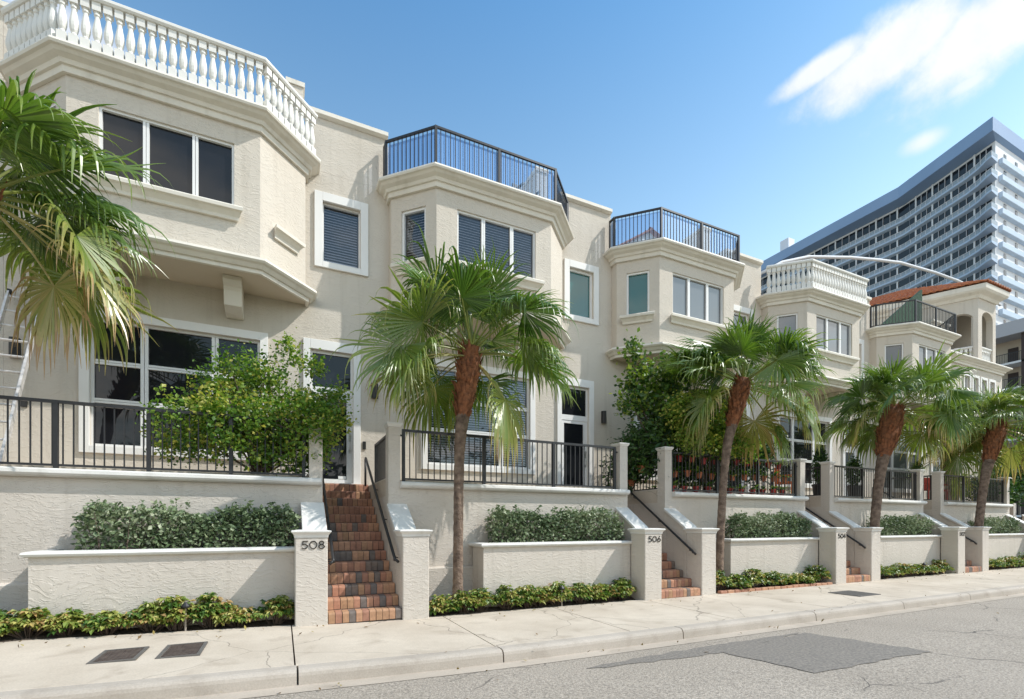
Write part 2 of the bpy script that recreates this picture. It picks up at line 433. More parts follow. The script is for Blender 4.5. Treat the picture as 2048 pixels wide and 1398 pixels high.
M['kerb'] = concrete_mat('kerb_concrete', (0.45, 0.395, 0.335), (0.38, 0.33, 0.275), (0.27, 0.225, 0.18), False)
M['gutter'] = concrete_mat('gutter_concrete', (0.47, 0.40, 0.325), (0.39, 0.33, 0.265), (0.28, 0.23, 0.18), False)
M['road'] = road_mat()
M['patch'] = mat('dark_asphalt_patch', (0.26, 0.228, 0.192), 0.9, 0.0, 32, 0.7, 90, 0.008, c2=(0.13, 0.118, 0.105), detail=6)
M['soil'] = mat('dark_soil', (0.11, 0.08, 0.058), 0.95, 0.0, 9, 0.9, 30, 0.03, c2=(0.045, 0.034, 0.026), detail=8)
M['rust'] = mat('rusted_cover_plate', (0.10, 0.075, 0.062), 0.65, 0.0, 11, 0.4, 60, 0.004, c2=(0.045, 0.03, 0.026), detail=8)
M['grime'] = mat('cover_frame', (0.13, 0.12, 0.108), 0.8, 0.25, 12)
M['bark'] = mat('grey_brown_palm_bark', (0.26, 0.185, 0.135), 0.9, 0.0, 10, 1.0, 26, 0.03, c2=(0.09, 0.058, 0.042), detail=8)
M['boot'] = mat('red_brown_leaf_bases', (0.33, 0.125, 0.052), 0.85, 0.0, 12, 0.8, 45, 0.02, c2=(0.12, 0.045, 0.02), detail=8)
M['pale_bark'] = mat('peeling_pale_bark', (0.62, 0.55, 0.48), 0.9, 0.0, 7, 0.7, 25, 0.02, c2=(0.25, 0.17, 0.12), detail=8)
M['twig'] = mat('grey_brown_twig', (0.15, 0.105, 0.08), 0.9, 0.3, 15, 0.4, 60, 0.006)
M['palm'] = leafmat('fan_palm_leaf', [(0.0, (0.052, 0.105, 0.019)), (0.25, (0.11, 0.19, 0.03)), (0.5, (0.20, 0.27, 0.05)), (0.72, (0.30, 0.30, 0.08)), (0.88, (0.46, 0.38, 0.15)), (1.0, (0.40, 0.26, 0.12))], 0.33, 0.7, 0.3)
M['bush'] = leafmat('bright_green_leaf', [(0.0, (0.045, 0.115, 0.017)), (0.45, (0.135, 0.25, 0.034)), (0.8, (0.27, 0.36, 0.06)), (1.0, (0.45, 0.42, 0.09))], 0.45, 0.45, 0.4)
M['vine'] = leafmat('vine_leaf', [(0.0, (0.024, 0.065, 0.015)), (0.5, (0.075, 0.15, 0.025)), (0.8, (0.19, 0.28, 0.04)), (1.0, (0.3, 0.34, 0.05))], 0.4, 0.5, 0.3)
M['hedge'] = leafmat('grey_green_hedge_leaf', [(0.0, (0.05, 0.085, 0.034)), (0.4, (0.12, 0.175, 0.08)), (0.75, (0.25, 0.30, 0.17)), (1.0, (0.40, 0.43, 0.30))], 0.5, 0.4, 0.15)
M['border'] = leafmat('variegated_leaf', [(0.0, (0.03, 0.08, 0.015)), (0.4, (0.085, 0.17, 0.026)), (0.62, (0.22, 0.27, 0.05)), (0.9, (0.46, 0.42, 0.13)), (1.0, (0.40, 0.26, 0.10))], 0.42, 0.5, 0.2)
M['shrub'] = leafmat('dark_shrub_leaf', [(0.0, (0.014, 0.045, 0.012)), (0.6, (0.04, 0.10, 0.02)), (1.0, (0.10, 0.18, 0.03))], 0.45, 0.5, 0.2)
M['terracotta'] = mat('terracotta_pot', (0.5, 0.17, 0.08), 0.8, 0.25, 9)
M['redpot'] = mat('red_glazed_pot', (0.42, 0.035, 0.03), 0.4, 0.25, 9)
M['blackpot'] = mat('black_plastic_pot', (0.02, 0.02, 0.022), 0.5, 0.2, 9)
M['orange'] = mat('orange_cushion_fabric', (0.72, 0.16, 0.03), 0.8, 0.2, 12, 0.2, 80, 0.004)
M['redchair'] = mat('red_painted_chair', (0.45, 0.06, 0.04), 0.5, 0.2, 12)
M['tile'] = mat('clay_roof_tile', (0.56, 0.21, 0.09), 0.8, 0.0, 7, 0.3, 40, 0.006, c2=(0.34, 0.115, 0.055))
M['pinkwall'] = mat('pale_pink_stucco', (0.6, 0.47, 0.40), 0.88, 0.08, 2, 0.2, 50, 0.005)
M['turf'] = mat('green_privacy_hedge_screen', (0.02, 0.075, 0.035), 0.9, 0.0, 18, 0.8, 60, 0.02, c2=(0.008, 0.03, 0.016))
M['twr_white'] = mat('tower_white_panel', (0.72, 0.73, 0.76), 0.7, 0.06, 0.3)
M['twr_blue'] = mat('tower_blue_concrete', (0.25, 0.37, 0.57), 0.7, 0.1, 0.15)
M['twr_pale'] = mat('tower_pale_blue_parapet', (0.50, 0.61, 0.74), 0.7, 0.1, 0.2)
M['twr_under'] = mat('tower_balcony_slab', (0.44, 0.55, 0.70), 0.75, 0.08, 0.2)
M['twr_slab'] = mat('tower_white_slab', (0.66, 0.67, 0.69), 0.75, 0.08, 0.2)
M['twr_glass'] = glass_dark('tower_window_glass', (0.01, 0.012, 0.016), 1.5)
M['twr_rail'] = glass_dark('tower_balcony_glass', (0.30, 0.36, 0.42), 1.25, 0.1)
M['grey_roof'] = mat('grey_roof_fascia', (0.42, 0.42, 0.45), 0.8, 0.06, 0.4)
M['apt_wall'] = mat('beige_gallery_wall', (0.55, 0.47, 0.38), 0.85, 0.08, 0.4)
M['dark_post'] = mat('dark_brown_post', (0.05, 0.032, 0.028), 0.7, 0.2, 2)
M['ground'] = mat('sandy_ground', (0.3, 0.26, 0.2), 0.95, 0.25, 0.2)
M['litter'] = leafmat('dry_leaf_litter', [(0.0, (0.10, 0.06, 0.03)), (0.6, (0.22, 0.14, 0.06)), (1.0, (0.30, 0.25, 0.08))], 0.8, 0.2, 0.05)
M['ink'] = mat('black_house_number', (0.012, 0.012, 0.012), 0.4, 0.1, 9)
M['paper'] = mat('white_card', (0.8, 0.8, 0.78), 0.8, 0.05, 9)
M['wood'] = mat('grey_wood_stake', (0.42, 0.36, 0.31), 0.85, 0.3, 25)

# ------------------------------------------------------------------ mesh helpers
class MB:
    def __init__(self):
        self.v = []; self.f = []; self.n = 0; self.t = []; self.mi = []; self.smooth = False
    def add(self, verts, faces, tint=None, mi=0):
        self.v.append(np.asarray(verts, float).reshape(-1, 3))
        for k, fc in enumerate(faces):
            self.f.append(tuple(i + self.n for i in fc))
            self.t.append(0.0 if tint is None else (tint if np.isscalar(tint) else float(tint[k])))
            self.mi.append(mi)
        self.n += len(self.v[-1])
    def box(self, x0, x1, y0, y1, z0, z1, tint=None, mi=0):
        v = [(x0, y0, z0), (x1, y0, z0), (x1, y1, z0), (x0, y1, z0), (x0, y0, z1), (x1, y0, z1), (x1, y1, z1), (x0, y1, z1)]
        self.add(v, [(0, 3, 2, 1), (4, 5, 6, 7), (0, 1, 5, 4), (1, 2, 6, 5), (2, 3, 7, 6), (3, 0, 4, 7)], tint, mi)
    def bevbox(self, x0, x1, y0, y1, z0, z1, b, tint=None):
        """box with its vertical edges and top edge chamfered"""
        pl = [(x0 + b, y0), (x1 - b, y0), (x1, y0 + b), (x1, y1 - b), (x1 - b, y1), (x0 + b, y1), (x0, y1 - b), (x0, y0 + b)]
        cx, cy = (x0 + x1) / 2, (y0 + y1) / 2
        def ins(p):
            return (p[0] + (b if p[0] < cx else -b) * 0.7, p[1] + (b if p[1] < cy else -b) * 0.7)
        v = [(*p, z0) for p in pl] + [(*p, z1 - b) for p in pl] + [(*ins(p), z1) for p in pl]
        f = [tuple(range(7, -1, -1)), tuple(range(16, 24))]
        for r in range(2):
            for i in range(8):
                j = (i + 1) % 8
                f.append((r * 8 + i, r * 8 + j, r * 8 + 8 + j, r * 8 + 8 + i))
        self.add(v, f, tint)
    def prism(self, poly, z0, z1, tint=None):
        n = len(poly)
        v = [(*p, z0) for p in poly] + [(*p, z1) for p in poly]
        f = [tuple(range(n - 1, -1, -1)), tuple(range(n, 2 * n))]
        f += [(i, (i + 1) % n, n + (i + 1) % n, n + i) for i in range(n)]
        self.add(v, f, tint)
    def extrude_yz(self, poly, x0, x1, tint=None):
        n = len(poly)
        v = [(x0, *p) for p in poly] + [(x1, *p) for p in poly]
        f = [tuple(range(n)), tuple(range(2 * n - 1, n - 1, -1))]
        f += [(i, n + i, n + (i + 1) % n, (i + 1) % n) for i in range(n)]
        self.add(v, f, tint)
    def beam(self, a, b, w, h, up=(0, 0, 1), tint=None):
        a, b = Vector(a), Vector(b); d = (b - a).normalized(); u = Vector(up)
        s = d.cross(u)
        if s.length < 1e-4: s = d.cross(Vector((1, 0, 0)))
        s.normalize(); u = s.cross(d)
        v = []
        for p in (a, b):
            for i, j in ((-1, -1), (1, -1), (1, 1), (-1, 1)):
                v.append(p + s * (w / 2 * i) + u * (h / 2 * j))
        self.add([tuple(q) for q in v], [(3, 2, 1, 0), (4, 5, 6, 7), (0, 1, 5, 4), (1, 2, 6, 5), (2, 3, 7, 6), (3, 0, 4, 7)], tint)
    def tube(self, pts, rad, n=8, cap=True, tint=None):
        pts = [Vector(p) for p in pts]
        if np.isscalar(rad): rad = [rad] * len(pts)
        v = []; ref = Vector((0.13, 0.21, 0.97))
        for i, p in enumerate(pts):
            d = (pts[min(i + 1, len(pts) - 1)] - pts[max(i - 1, 0)]).normalized()
            s = d.cross(ref)
            if s.length < 0.05: s = d.cross(Vector((1, 0, 0)))
            s.normalize(); u = s.cross(d)
            for k in range(n):
                a = 2 * math.pi * k / n
                v.append(tuple(p + (s * math.cos(a) + u * math.sin(a)) * rad[i]))
        f = []
        for i in range(len(pts) - 1):
            for k in range(n):
                k2 = (k + 1) % n
                f.append((i * n + k, i * n + k2, (i + 1) * n + k2, (i + 1) * n + k))
        if cap:
            f.append(tuple(range(n - 1, -1, -1))); f.append(tuple(range((len(pts) - 1) * n, len(pts) * n)))
        self.add(v, f, tint)
    def lathe(self, prof, c=(0, 0, 0), n=12, cap=True, tint=None):
        v = []
        for r, z in prof:
            for k in range(n):
                a = 2 * math.pi * k / n
                v.append((c[0] + r * math.cos(a), c[1] + r * math.sin(a), c[2] + z))
        f = []
        for i in range(len(prof) - 1):
            for k in range(n):
                k2 = (k + 1) % n
                f.append((i * n + k, i * n + k2, (i + 1) * n + k2, (i + 1) * n + k))
        if cap:
            f.append(tuple(range(n - 1, -1, -1))); f.append(tuple(range((len(prof) - 1) * n, len(prof) * n)))
        self.add(v, f, tint)
    def sweep(self, plan, prof, closed_prof=True):
        """moulding: profile (out, z) carried along an open plan line with mitred corners; plan runs left to right seen from the street"""
        P = [Vector((p[0], p[1])) for p in plan]
        offs = []
        for i, p in enumerate(P):
            ns = []
            if i > 0:
                d = (P[i] - P[i - 1]).normalized(); ns.append(Vector((d.y, -d.x)))
            if i < len(P) - 1:
                d = (P[i + 1] - P[i]).normalized(); ns.append(Vector((d.y, -d.x)))
            if len(ns) == 1: offs.append(ns[0])
            else:
                m = (ns[0] + ns[1]); offs.append(m / (1 + ns[0].dot(ns[1])))
        k = len(prof); v = []
        for p, o in zip(P, offs):
            for out, z in prof:
                q = p + o * out
                v.append((q.x, q.y, z))
        f = []
        for i in range(len(P) - 1):
            for j in range(k if closed_prof else k - 1):
                j2 = (j + 1) % k
                f.append((i * k + j, (i + 1) * k + j, (i + 1) * k + j2, i * k + j2))
        f.append(tuple(range(k - 1, -1, -1))[::-1]); f.append(tuple(range((len(P) - 1) * k, len(P) * k))[::-1])
        self.add(v, f)
    def panel(self, p, q, z0, z1, holes=(), depth=0.1, thick=0.0):
        """wall face from plan point p to q with rectangular openings (s0,s1,z0,z1) and reveals running inwards"""
        p, q = Vector((p[0], p[1])), Vector((q[0], q[1]))
        Ln = (q - p).length; d = (q - p) / Ln; inn = Vector((-d.y, d.x))
        ss = sorted({0.0, Ln, *[h[0] for h in holes], *[h[1] for h in holes]})
        zs = sorted({z0, z1, *[h[2] for h in holes], *[h[3] for h in holes]})
        def P3(s, z, o=0.0):
            w = p + d * s + inn * o
            return (w.x, w.y, z)
        for i in range(len(ss) - 1):
            for j in range(len(zs) - 1):
                cs, cz = (ss[i] + ss[i + 1]) / 2, (zs[j] + zs[j + 1]) / 2
                if any(h[0] < cs < h[1] and h[2] < cz < h[3] for h in holes): continue
                self.add([P3(ss[i], zs[j]), P3(ss[i + 1], zs[j]), P3(ss[i + 1], zs[j + 1]), P3(ss[i], zs[j + 1])], [(0, 1, 2, 3)])
        for s0, s1, a, b in [h[:4] for h in holes]:
            self.add([P3(s0, a), P3(s1, a), P3(s1, b), P3(s0, b), P3(s0, a, depth), P3(s1, a, depth), P3(s1, b, depth), P3(s0, b, depth)],
                     [(0, 4, 5, 1), (1, 5, 6, 2), (2, 6, 7, 3), (3, 7, 4, 0)])
    def build(self, name, m, parent=None, smooth=False, tinted=False, origin=None):
        me = bpy.data.meshes.new(name)
        V = np.concatenate(self.v) if self.v else np.zeros((0, 3))
        if parent is not None:
            root = parent
            while root.parent: root = root.parent
            org = Vector(root.location)
        elif origin is not None: org = Vector(origin)
        else: org = Vector(((V[:, 0].min() + V[:, 0].max()) / 2, (V[:, 1].min() + V[:, 1].max()) / 2, V[:, 2].min()))
        V = V - np.array(org)
        me.from_pydata(V.tolist(), [], self.f)
        ms = m if isinstance(m, (list, tuple)) else [m]
        for x in ms: me.materials.append(x)
        if len(ms) > 1: me.polygons.foreach_set('material_index', self.mi)
        if tinted:
            at = me.attributes.new('tint', 'FLOAT', 'FACE'); at.data.foreach_set('value', self.t)
        if smooth: me.polygons.foreach_set('use_smooth', [True] * len(self.f))
        me.update()
        o = bpy.data.objects.new(name, me); col.objects.link(o)
        if parent is not None: o.parent = parent
        else: o.location = org
        return o

def bevel(o, w=0.006, seg=2):
    b = o.modifiers.new('bevel', 'BEVEL'); b.width = w; b.segments = seg; b.limit_method = 'ANGLE'; b.angle_limit = R(40)
    return o

def empty(name, loc, label, cat, group=None):
    o = bpy.data.objects.new(name, None); col.objects.link(o)
    o.location = loc; o.empty_display_size = 0.2
    o['label'] = label; o['category'] = cat
    if group: o['group'] = group
    return o

def tag(o, label, cat, group=None):
    o['label'] = label; o['category'] = cat
    if group: o['group'] = group
    return o

def struct(o):
    o['kind'] = 'structure'; return o

# ------------------------------------------------------------------ ground
def gz(x):
    t = 2.2 - x
    return 0.027 * (math.log1p(math.exp(-abs(t) * 2)) / 2 + max(t, 0))

def strip(xs, ys_z, name, m, gap=None):
    """ribbon laid along X whose cross-section (y, z) follows the street's slight fall"""
    b = MB()
    k = len(ys_z); v = []
    for x in xs:
        for y, z in ys_z: v.append((x, y, z + gz(x)))
    f = []
    for i in range(len(xs) - 1):
        for j in range(k - 1):
            f.append((i * k + j, (i + 1) * k + j, (i + 1) * k + j + 1, i * k + j + 1))
    b.add(v, f)
    return b

XS = [-14 + 0.5 * i for i in range(68)] + [20 + 5 * i for i in range(30)]
g = MB(); S = 1500
g.add([(-S, -S, -0.3), (S, -S, -0.3), (S, S, -0.3), (-S, S, -0.3)], [(0, 1, 2, 3)])
struct(g.build('ground', M['ground']))
struct(strip(XS, [(-14, -0.20), (0, -0.09), (4.6, -0.135), (4.98, -0.14)], 'road', M['road']).build('road', M['road']))
struct(strip(XS, [(4.97, -0.135), (5.28, -0.15)], 'gutter', M['gutter']).build('gutter', M['gutter']))

joints = [-12, -8.8, -5.9, -2.9, 0.12, 2.35, 4.4, 6.46, 8.9, 11.4, 14.1, 16.6, 19.2, 21.8, 24.5, 27.2, 30, 34, 38, 42, 46, 50, 60, 75, 100, 160]
b = MB(); bk = MB()
for i in range(len(joints) - 1):
    x0, x1 = joints[i] + 0.008, joints[i + 1] - 0.008
    n = max(1, int((x1 - x0) / 1.0)); xs = [x0 + (x1 - x0) * t / n for t in range(n + 1)]
    prof = [(7.62, -0.2), (7.62, -0.008), (7.612, 0), (5.44, 0), (5.43, -0.006), (5.43, -0.2)]
    k = len(prof); v = []
    for x in xs:
        for y, z in prof: v.append((x + (0.02 if i else 0) * (7.6 - y) * 0, y, z + gz(x)))
    f = [(a * k + j, a * k + j + 1, (a + 1) * k + j + 1, (a + 1) * k + j) for a in range(n) for j in range(k - 1)]
    f += [tuple(range(k))[::-1], tuple(range(n * k, n * k + k))]
    b.add(v, f)
kj = [-12, -6, -2.5, 0.14, 2.37, 5.2, 8.2, 10.88, 13.46, 16.2, 19, 22, 25, 28, 32, 36, 40, 46, 52, 60, 80, 120, 160]
for i in range(len(kj) - 1):
    x0, x1 = kj[i] + 0.009, kj[i + 1] - 0.009
    n = max(1, int((x1 - x0) / 1.0)); xs = [x0 + (x1 - x0) * t / n for t in range(n + 1)]
    prof = [(5.425, -0.2), (5.425, 0.0), (5.30, 0.0), (5.268, -0.008), (5.245, -0.03), (5.235, -0.06), (5.225, -0.16)]
    k = len(prof); v = []
    for x in xs:
        for y, z in prof: v.append((x, y, z + gz(x)))
    f = [(a * k + j, a * k + j + 1, (a + 1) * k + j + 1, (a + 1) * k + j) for a in range(n) for j in range(k - 1)]
    f += [tuple(range(k))[::-1], tuple(range(n * k, n * k + k))]
    bk.add(v, f)
struct(b.build('sidewalk', M['walk']))
struct(bk.build('kerb', M['kerb']))
# planting bed between sidewalk and walls
v = []; f = []; ysb = [7.56, 7.75, 8.0, 8.3, 8.7]
for i, x in enumerate(XS[:70]):
    for j, y in enumerate(ysb):
        v.append((x, y, gz(x) - 0.012 + 0.12 * (j > 1) * min(1, (j - 1) / 2) + rnd.uniform(-0.015, 0.02)))
for i in range(len(XS[:70]) - 1):
    for j in range(len(ysb) - 1):
        f.append((i * 5 + j, (i + 1) * 5 + j, (i + 1) * 5 + j + 1, i * 5 + j + 1))
b = MB(); b.add(v, f); struct(b.build('soil_bed', M['soil'], smooth=True))

# asphalt patch with its feathered tongue towards the kerb
def poly_sheet(name, pts, z, m):
    b = MB(); c = (sum(p[0] for p in pts) / len(pts), sum(p[1] for p in pts) / len(pts))
    out = []
    for i in range(len(pts)):
        p, q = pts[i], pts[(i + 1) % len(pts)]
        n = max(2, int(math.dist(p, q) / 0.12))
        for t in range(n):
            a = t / n
            out.append((p[0] + (q[0] - p[0]) * a + rnd.uniform(-.035, .035), p[1] + (q[1] - p[1]) * a + rnd.uniform(-.028, .028)))
    def rz(x, y):
        return gz(x) - 0.09 - 0.045 * max(0, min(1, y / 4.6)) + z
    b.add([(*c, rz(*c))] + [(*p, rz(*p)) for p in out], [(0, i + 1, (i + 1) % len(out) + 1) for i in range(len(out))])
    return b.build(name, m)
struct(poly_sheet('asphalt_patch', [(5.05, 4.42), (5.25, 3.36), (7.45, 3.28), (7.1, 4.7)], 0.007, M['patch']))
struct(poly_sheet('asphalt_patch', [(3.1, 4.55), (5.06, 4.40), (7.05, 4.72), (5.1, 4.74), (3.1, 4.62)], 0.0055, M['patch']))

# utility covers let into the pavement
def cover(x0, x1, y0, y1, label, skew=0.0, m='rust'):
    e = empty('utility_cover', ((x0 + x1) / 2, (y0 + y1) / 2, gz((x0 + x1) / 2)), label, 'utility cover', 'utility covers in the pavement')
    z = gz((x0 + x1) / 2)
    b = MB(); w = 0.035
    for a in ((x0, x1, y0, y0 + w), (x0, x1, y1 - w, y1), (x0, x0 + w, y0 + w, y1 - w), (x1 - w, x1, y0 + w, y1 - w)):
        b.box(*a, z - 0.05, z + 0.012)
    b.build('frame', M['grime'], e)
    b = MB(); b.box(x0 + w + 0.006, x1 - w - 0.006, y0 + w + 0.006, y1 - w - 0.006, z - 0.05, z + 0.010)
    for i in range(7):
        t = x0 + 0.06 + (x1 - x0 - 0.12) * i / 6
        b.box(t - 0.012, t + 0.012, y0 + 0.07, y1 - 0.07, z + 0.010, z + 0.0135)
    b.build('lid', M[m], e)
    return e
cover(-1.76, -1.36, 6.16, 6.74, 'rusty brown utility cover, the left one of the pair in the sidewalk')
cover(-1.20, -0.80, 6.16, 6.80, 'rusty brown utility cover, the right one of the pair in the sidewalk')
cover(10.75, 11.5, 5.95, 6.6, 'grey metal utility cover alone in the sidewalk far up the street', m='grime')

# ------------------------------------------------------------------ townhouses
YF, YB, YR = 10.95, 9.93, 10.72        # facade, bay front, end of the bay's short side return
U = 6.085
TOPZ, ROOFZ = 10.17, 8.92
BAY = [(-3.93, YF), (-3.93, YR), (-3.14, YB), (-0.36, YB), (0.43, YR), (0.43, YF)]
CORN = [(0.0, 8.60), (0.055, 8.60), (0.065, 8.70), (0.10, 8.705), (0.125, 8.76), (0.20, 8.80), (0.235, 8.84), (0.275, 8.85), (0.29, 8.885), (0.275, 8.925), (0.0, 8.93)]
LCORN = [(0.0, 6.02), (0.06, 6.02), (0.065, 6.085), (0.10, 6.09), (0.15, 6.15), (0.19, 6.17), (0.215, 6.20), (0.205, 6.245), (0.16, 6.255), (0.0, 6.26)]

def offs(plan, d):
    P = [Vector((p[0], p[1])) for p in plan]; out = []
    for i, p in enumerate(P):
        ns = []
        for a, c in ((i - 1, i), (i, i + 1)):
            if a < 0 or c >= len(P): continue
            t = (P[c] - P[a]).normalized(); ns.append(Vector((t.y, -t.x)))
        m = ns[0] if len(ns) == 1 else (ns[0] + ns[1]) / (1 + ns[0].dot(ns[1]))
        out.append(tuple(p + m * d))
    return out

def window(root, p, q, s0, s1, z0, z1, colsf, rowsf, glass='glass', recess=0.09, trim=None, blind=None, sill=None, fw=0.045, mw=0.05):
    """window in the wall line p->q between s0..s1; colsf / rowsf are the inner mullion fractions"""
    p, q = Vector((p[0], p[1])), Vector((q[0], q[1])); d = (q - p).normalized(); inn = Vector((-d.y, d.x))
    def P3(s, z, o):
        w = p + d * s + inn * o; return (w.x, w.y, z)
    def bar(mb, a0, a1, b0, b1, o0, o1):
        v = [P3(a0, b0, o0), P3(a1, b0, o0), P3(a1, b0, o1), P3(a0, b0, o1), P3(a0, b1, o0), P3(a1, b1, o0), P3(a1, b1, o1), P3(a0, b1, o1)]
        mb.add(v, [(0, 3, 2, 1), (4, 5, 6, 7), (0, 1, 5, 4), (1, 2, 6, 5), (2, 3, 7, 6), (3, 0, 4, 7)])
    fr = MB(); r = recess
    bar(fr, s0, s1, z0, z0 + fw, r - 0.04, r + 0.04); bar(fr, s0, s1, z1 - fw, z1, r - 0.04, r + 0.04)
    bar(fr, s0, s0 + fw, z0 + fw, z1 - fw, r - 0.04, r + 0.04); bar(fr, s1 - fw, s1, z0 + fw, z1 - fw, r - 0.04, r + 0.04)
    cs = [s0 + fw] + [s0 + (s1 - s0) * c for c in colsf] + [s1 - fw]
    for c in cs[1:-1]:
        bar(fr, c - mw / 2, c - 0.004, z0 + fw, z1 - fw, r - 0.035, r + 0.035)
        bar(fr, c + 0.004, c + mw / 2, z0 + fw, z1 - fw, r - 0.031, r + 0.035)
    for rw in rowsf:
        zz = z0 + (z1 - z0) * rw
        for i in range(len(cs) - 1):
            bar(fr, cs[i] + (mw / 2 if i else 0), cs[i + 1] - (mw / 2 if i < len(cs) - 2 else 0), zz - 0.042, zz - 0.004, r - 0.030, r + 0.03)
            bar(fr, cs[i] + (mw / 2 if i else 0), cs[i + 1] - (mw / 2 if i < len(cs) - 2 else 0), zz + 0.004, zz + 0.042, r - 0.027, r + 0.03)
    w = fr.build('window', M['frame'], root)
    pn = MB()
    pn.add([P3(s0 + .02, z0 + .02, r + 0.012), P3(s1 - .02, z0 + .02, r + 0.012), P3(s1 - .02, z1 - .02, r + 0.012), P3(s0 + .02, z1 - .02, r + 0.012)], [(0, 1, 2, 3)])
    pn.build('pane', M[glass], w)
    if blind:
        bl = MB(); zz = z0 + 0.04
        while zz < z1 - 0.03:
            a = P3(s0 + .05, zz, r + 0.06); c = P3(s1 - .05, zz, r + 0.06); e = P3(s1 - .05, zz + 0.040, r + 0.10); g_ = P3(s0 + .05, zz + 0.040, r + 0.10)
            bl.add([a, c, e, g_], [(0, 1, 2, 3)]); zz += 0.058
        bl.add([P3(s0, z0, r + 0.17), P3(s1, z0, r + 0.17), P3(s1, z1, r + 0.17), P3(s0, z1, r + 0.17)], [(0, 1, 2, 3)], mi=1)
        bl.build('blind', [M['blind'], M['dark_room']], w)
    if trim:
        tw, t0, t1 = trim                                   # board widths: sides, bottom, top
        tb = MB(); o0, o1 = -0.05, 0.0
        bar(tb, s0 - tw, s0, z0 - t0, z1 + t1, o0, o1); bar(tb, s1, s1 + tw, z0 - t0, z1 + t1, o0, o1)
        bar(tb, s0, s1, z1, z1 + t1, o0 - 0.002, o1)
        if t0 > 0: bar(tb, s0, s1, z0 - t0, z0, o0 - 0.002, o1)
        bevel(tb.build('trim', M['trim'], w), 0.006)
    if sill:
        sb = MB(); e0, e1 = s0 - 0.17, s1 + 0.15
        prof = [(0.0, z0 - 0.22), (0.05, z0 - 0.22), (0.06, z0 - 0.17), (0.12, z0 - 0.10), (0.165, z0 - 0.085), (0.17, z0 - 0.03), (0.15, z0 - 0.006), (0.0, z0 - 0.004)]
        a, c = P3(e0, 0, 0), P3(e1, 0, 0)
        # sill with returned ends
        k = len(prof); v = []
        for s, sc in ((e0, 0), (e1, 0)):
            for o, z in prof:
                sh = (0.17 - o) * (1 if s == e0 else -1) * 0.6
                v.append(P3(s + sh, z, -o))
        fcs = [(j, k + j, k + (j + 1) % k, (j + 1) % k) for j in range(k)] + [tuple(range(k)), tuple(range(2 * k - 1, k - 1, -1))]
        sb.add(v, fcs); sb.build('sill', M['cornice'], w)
    return w

BAL_PROF = [(0.052, 0.16), (0.056, 0.175), (0.04, 0.19), (0.034, 0.21), (0.05, 0.25), (0.062, 0.31), (0.063, 0.36), (0.054, 0.43), (0.042, 0.50), (0.034, 0.56), (0.033, 0.585), (0.045, 0.60), (0.045, 0.62), (0.036, 0.64), (0.042, 0.66)]
bal_mesh = None
def baluster_mesh():
    global bal_mesh
    if bal_mesh is None:
        b = MB(); b.lathe(BAL_PROF, n=10); b.box(-0.058, 0.058, -0.058, 0.058, 0.0, 0.16); b.box(-0.055, 0.055, -0.055, 0.055, 0.66, 0.79)
        me_o = b.build('baluster', M['baluster'], origin=(0, 0, 0)); bal_mesh = me_o.data
        me_o.data.materials[0] = M['baluster']
        bpy.data.objects.remove(me_o)
    return bal_mesh

def balustrade(root, plan, z, spacing=0.142, name='balustrade', rail_h=0.79):
    b = MB()
    b.sweep(plan, [(-0.08, z + rail_h), (0.075, z + rail_h), (0.095, z + rail_h + 0.03), (0.095, z + rail_h + 0.07), (0.07, z + rail_h + 0.095), (-0.08, z + rail_h + 0.095)])
    bo = b.build(name, M['baluster'], root)
    org = Vector(root.location)
    for i in range(len(plan) - 1):
        p, q = Vector((*plan[i], 0)), Vector((*plan[i + 1], 0)); Ln = (q - p).length
        if Ln < 0.3: continue
        n = max(2, round(Ln / spacing)); ang = math.atan2(q.y - p.y, q.x - p.x)
        for t in range(n):
            pos = p + (q - p) * ((t + 0.5) / n)
            o = bpy.data.objects.new('baluster', baluster_mesh()); col.objects.link(o)
            o.parent = bo; o.location = Vector((pos.x, pos.y, z)) - org; o.rotation_euler = (0, 0, ang)
    return bo

def railing(root, plan, z0, z1, name='railing', gap=0.115, glass=None, posts=(), bracket=True, mid_posts=1, thick=0.016):
    """square-bar iron railing along a plan line"""
    b = MB()
    for i in range(len(plan) - 1):
        p, q = Vector((*plan[i], 0)), Vector((*plan[i + 1], 0)); Ln = (q - p).length; d = (q - p) / Ln
        b.beam(p + Vector((0, 0, z1 - 0.022)), q + Vector((0, 0, z1 - 0.022)), 0.045, 0.044)
        b.beam(p + Vector((0, 0, z0 + 0.06)), q + Vector((0, 0, z0 + 0.06)), 0.032, 0.03)
        n = max(2, round(Ln / gap))
        for t in range(1, n):
            pos = p + d * (Ln * t / n)
            b.beam(pos + Vector((0, 0, z0 + 0.07)), pos + Vector((0, 0, z1 - 0.04)), thick, thick, up=(d.x, d.y, 0))
    ro = b.build(name, M['iron'], root)
    def post(pos):
        pb = MB(); pb.box(pos.x - 0.026, pos.x + 0.026, pos.y - 0.026, pos.y + 0.026, z0 - 0.01, z1 - 0.001)
        pb.build('post', M['iron'], ro)
    for i, p in enumerate(plan):
        post(Vector((*p, 0)))
        if i < len(plan) - 1:
            q = plan[i + 1]; Ln = math.dist(p, q)
            if Ln > 1.7:
                for t in range(mid_posts):
                    a = (t + 1) / (mid_posts + 1)
                    post(Vector((p[0] + (q[0] - p[0]) * a, p[1] + (q[1] - p[1]) * a, 0)))
    if glass:
        inner = offs(plan, -0.06); gb = MB()
        for i in range(len(inner) - 1):
            p, q = inner[i], inner[i + 1]
            gb.add([(*p, z0 + 0.05), (*q, z0 + 0.05), (*q, z1 - 0.06), (*p, z1 - 0.06)], [(0, 1, 2, 3)])
        gb.build('glass_panel', M[glass], ro)
    return ro

def sx(pts, dx):
    return [(p[0] + dx, p[1]) for p in pts]

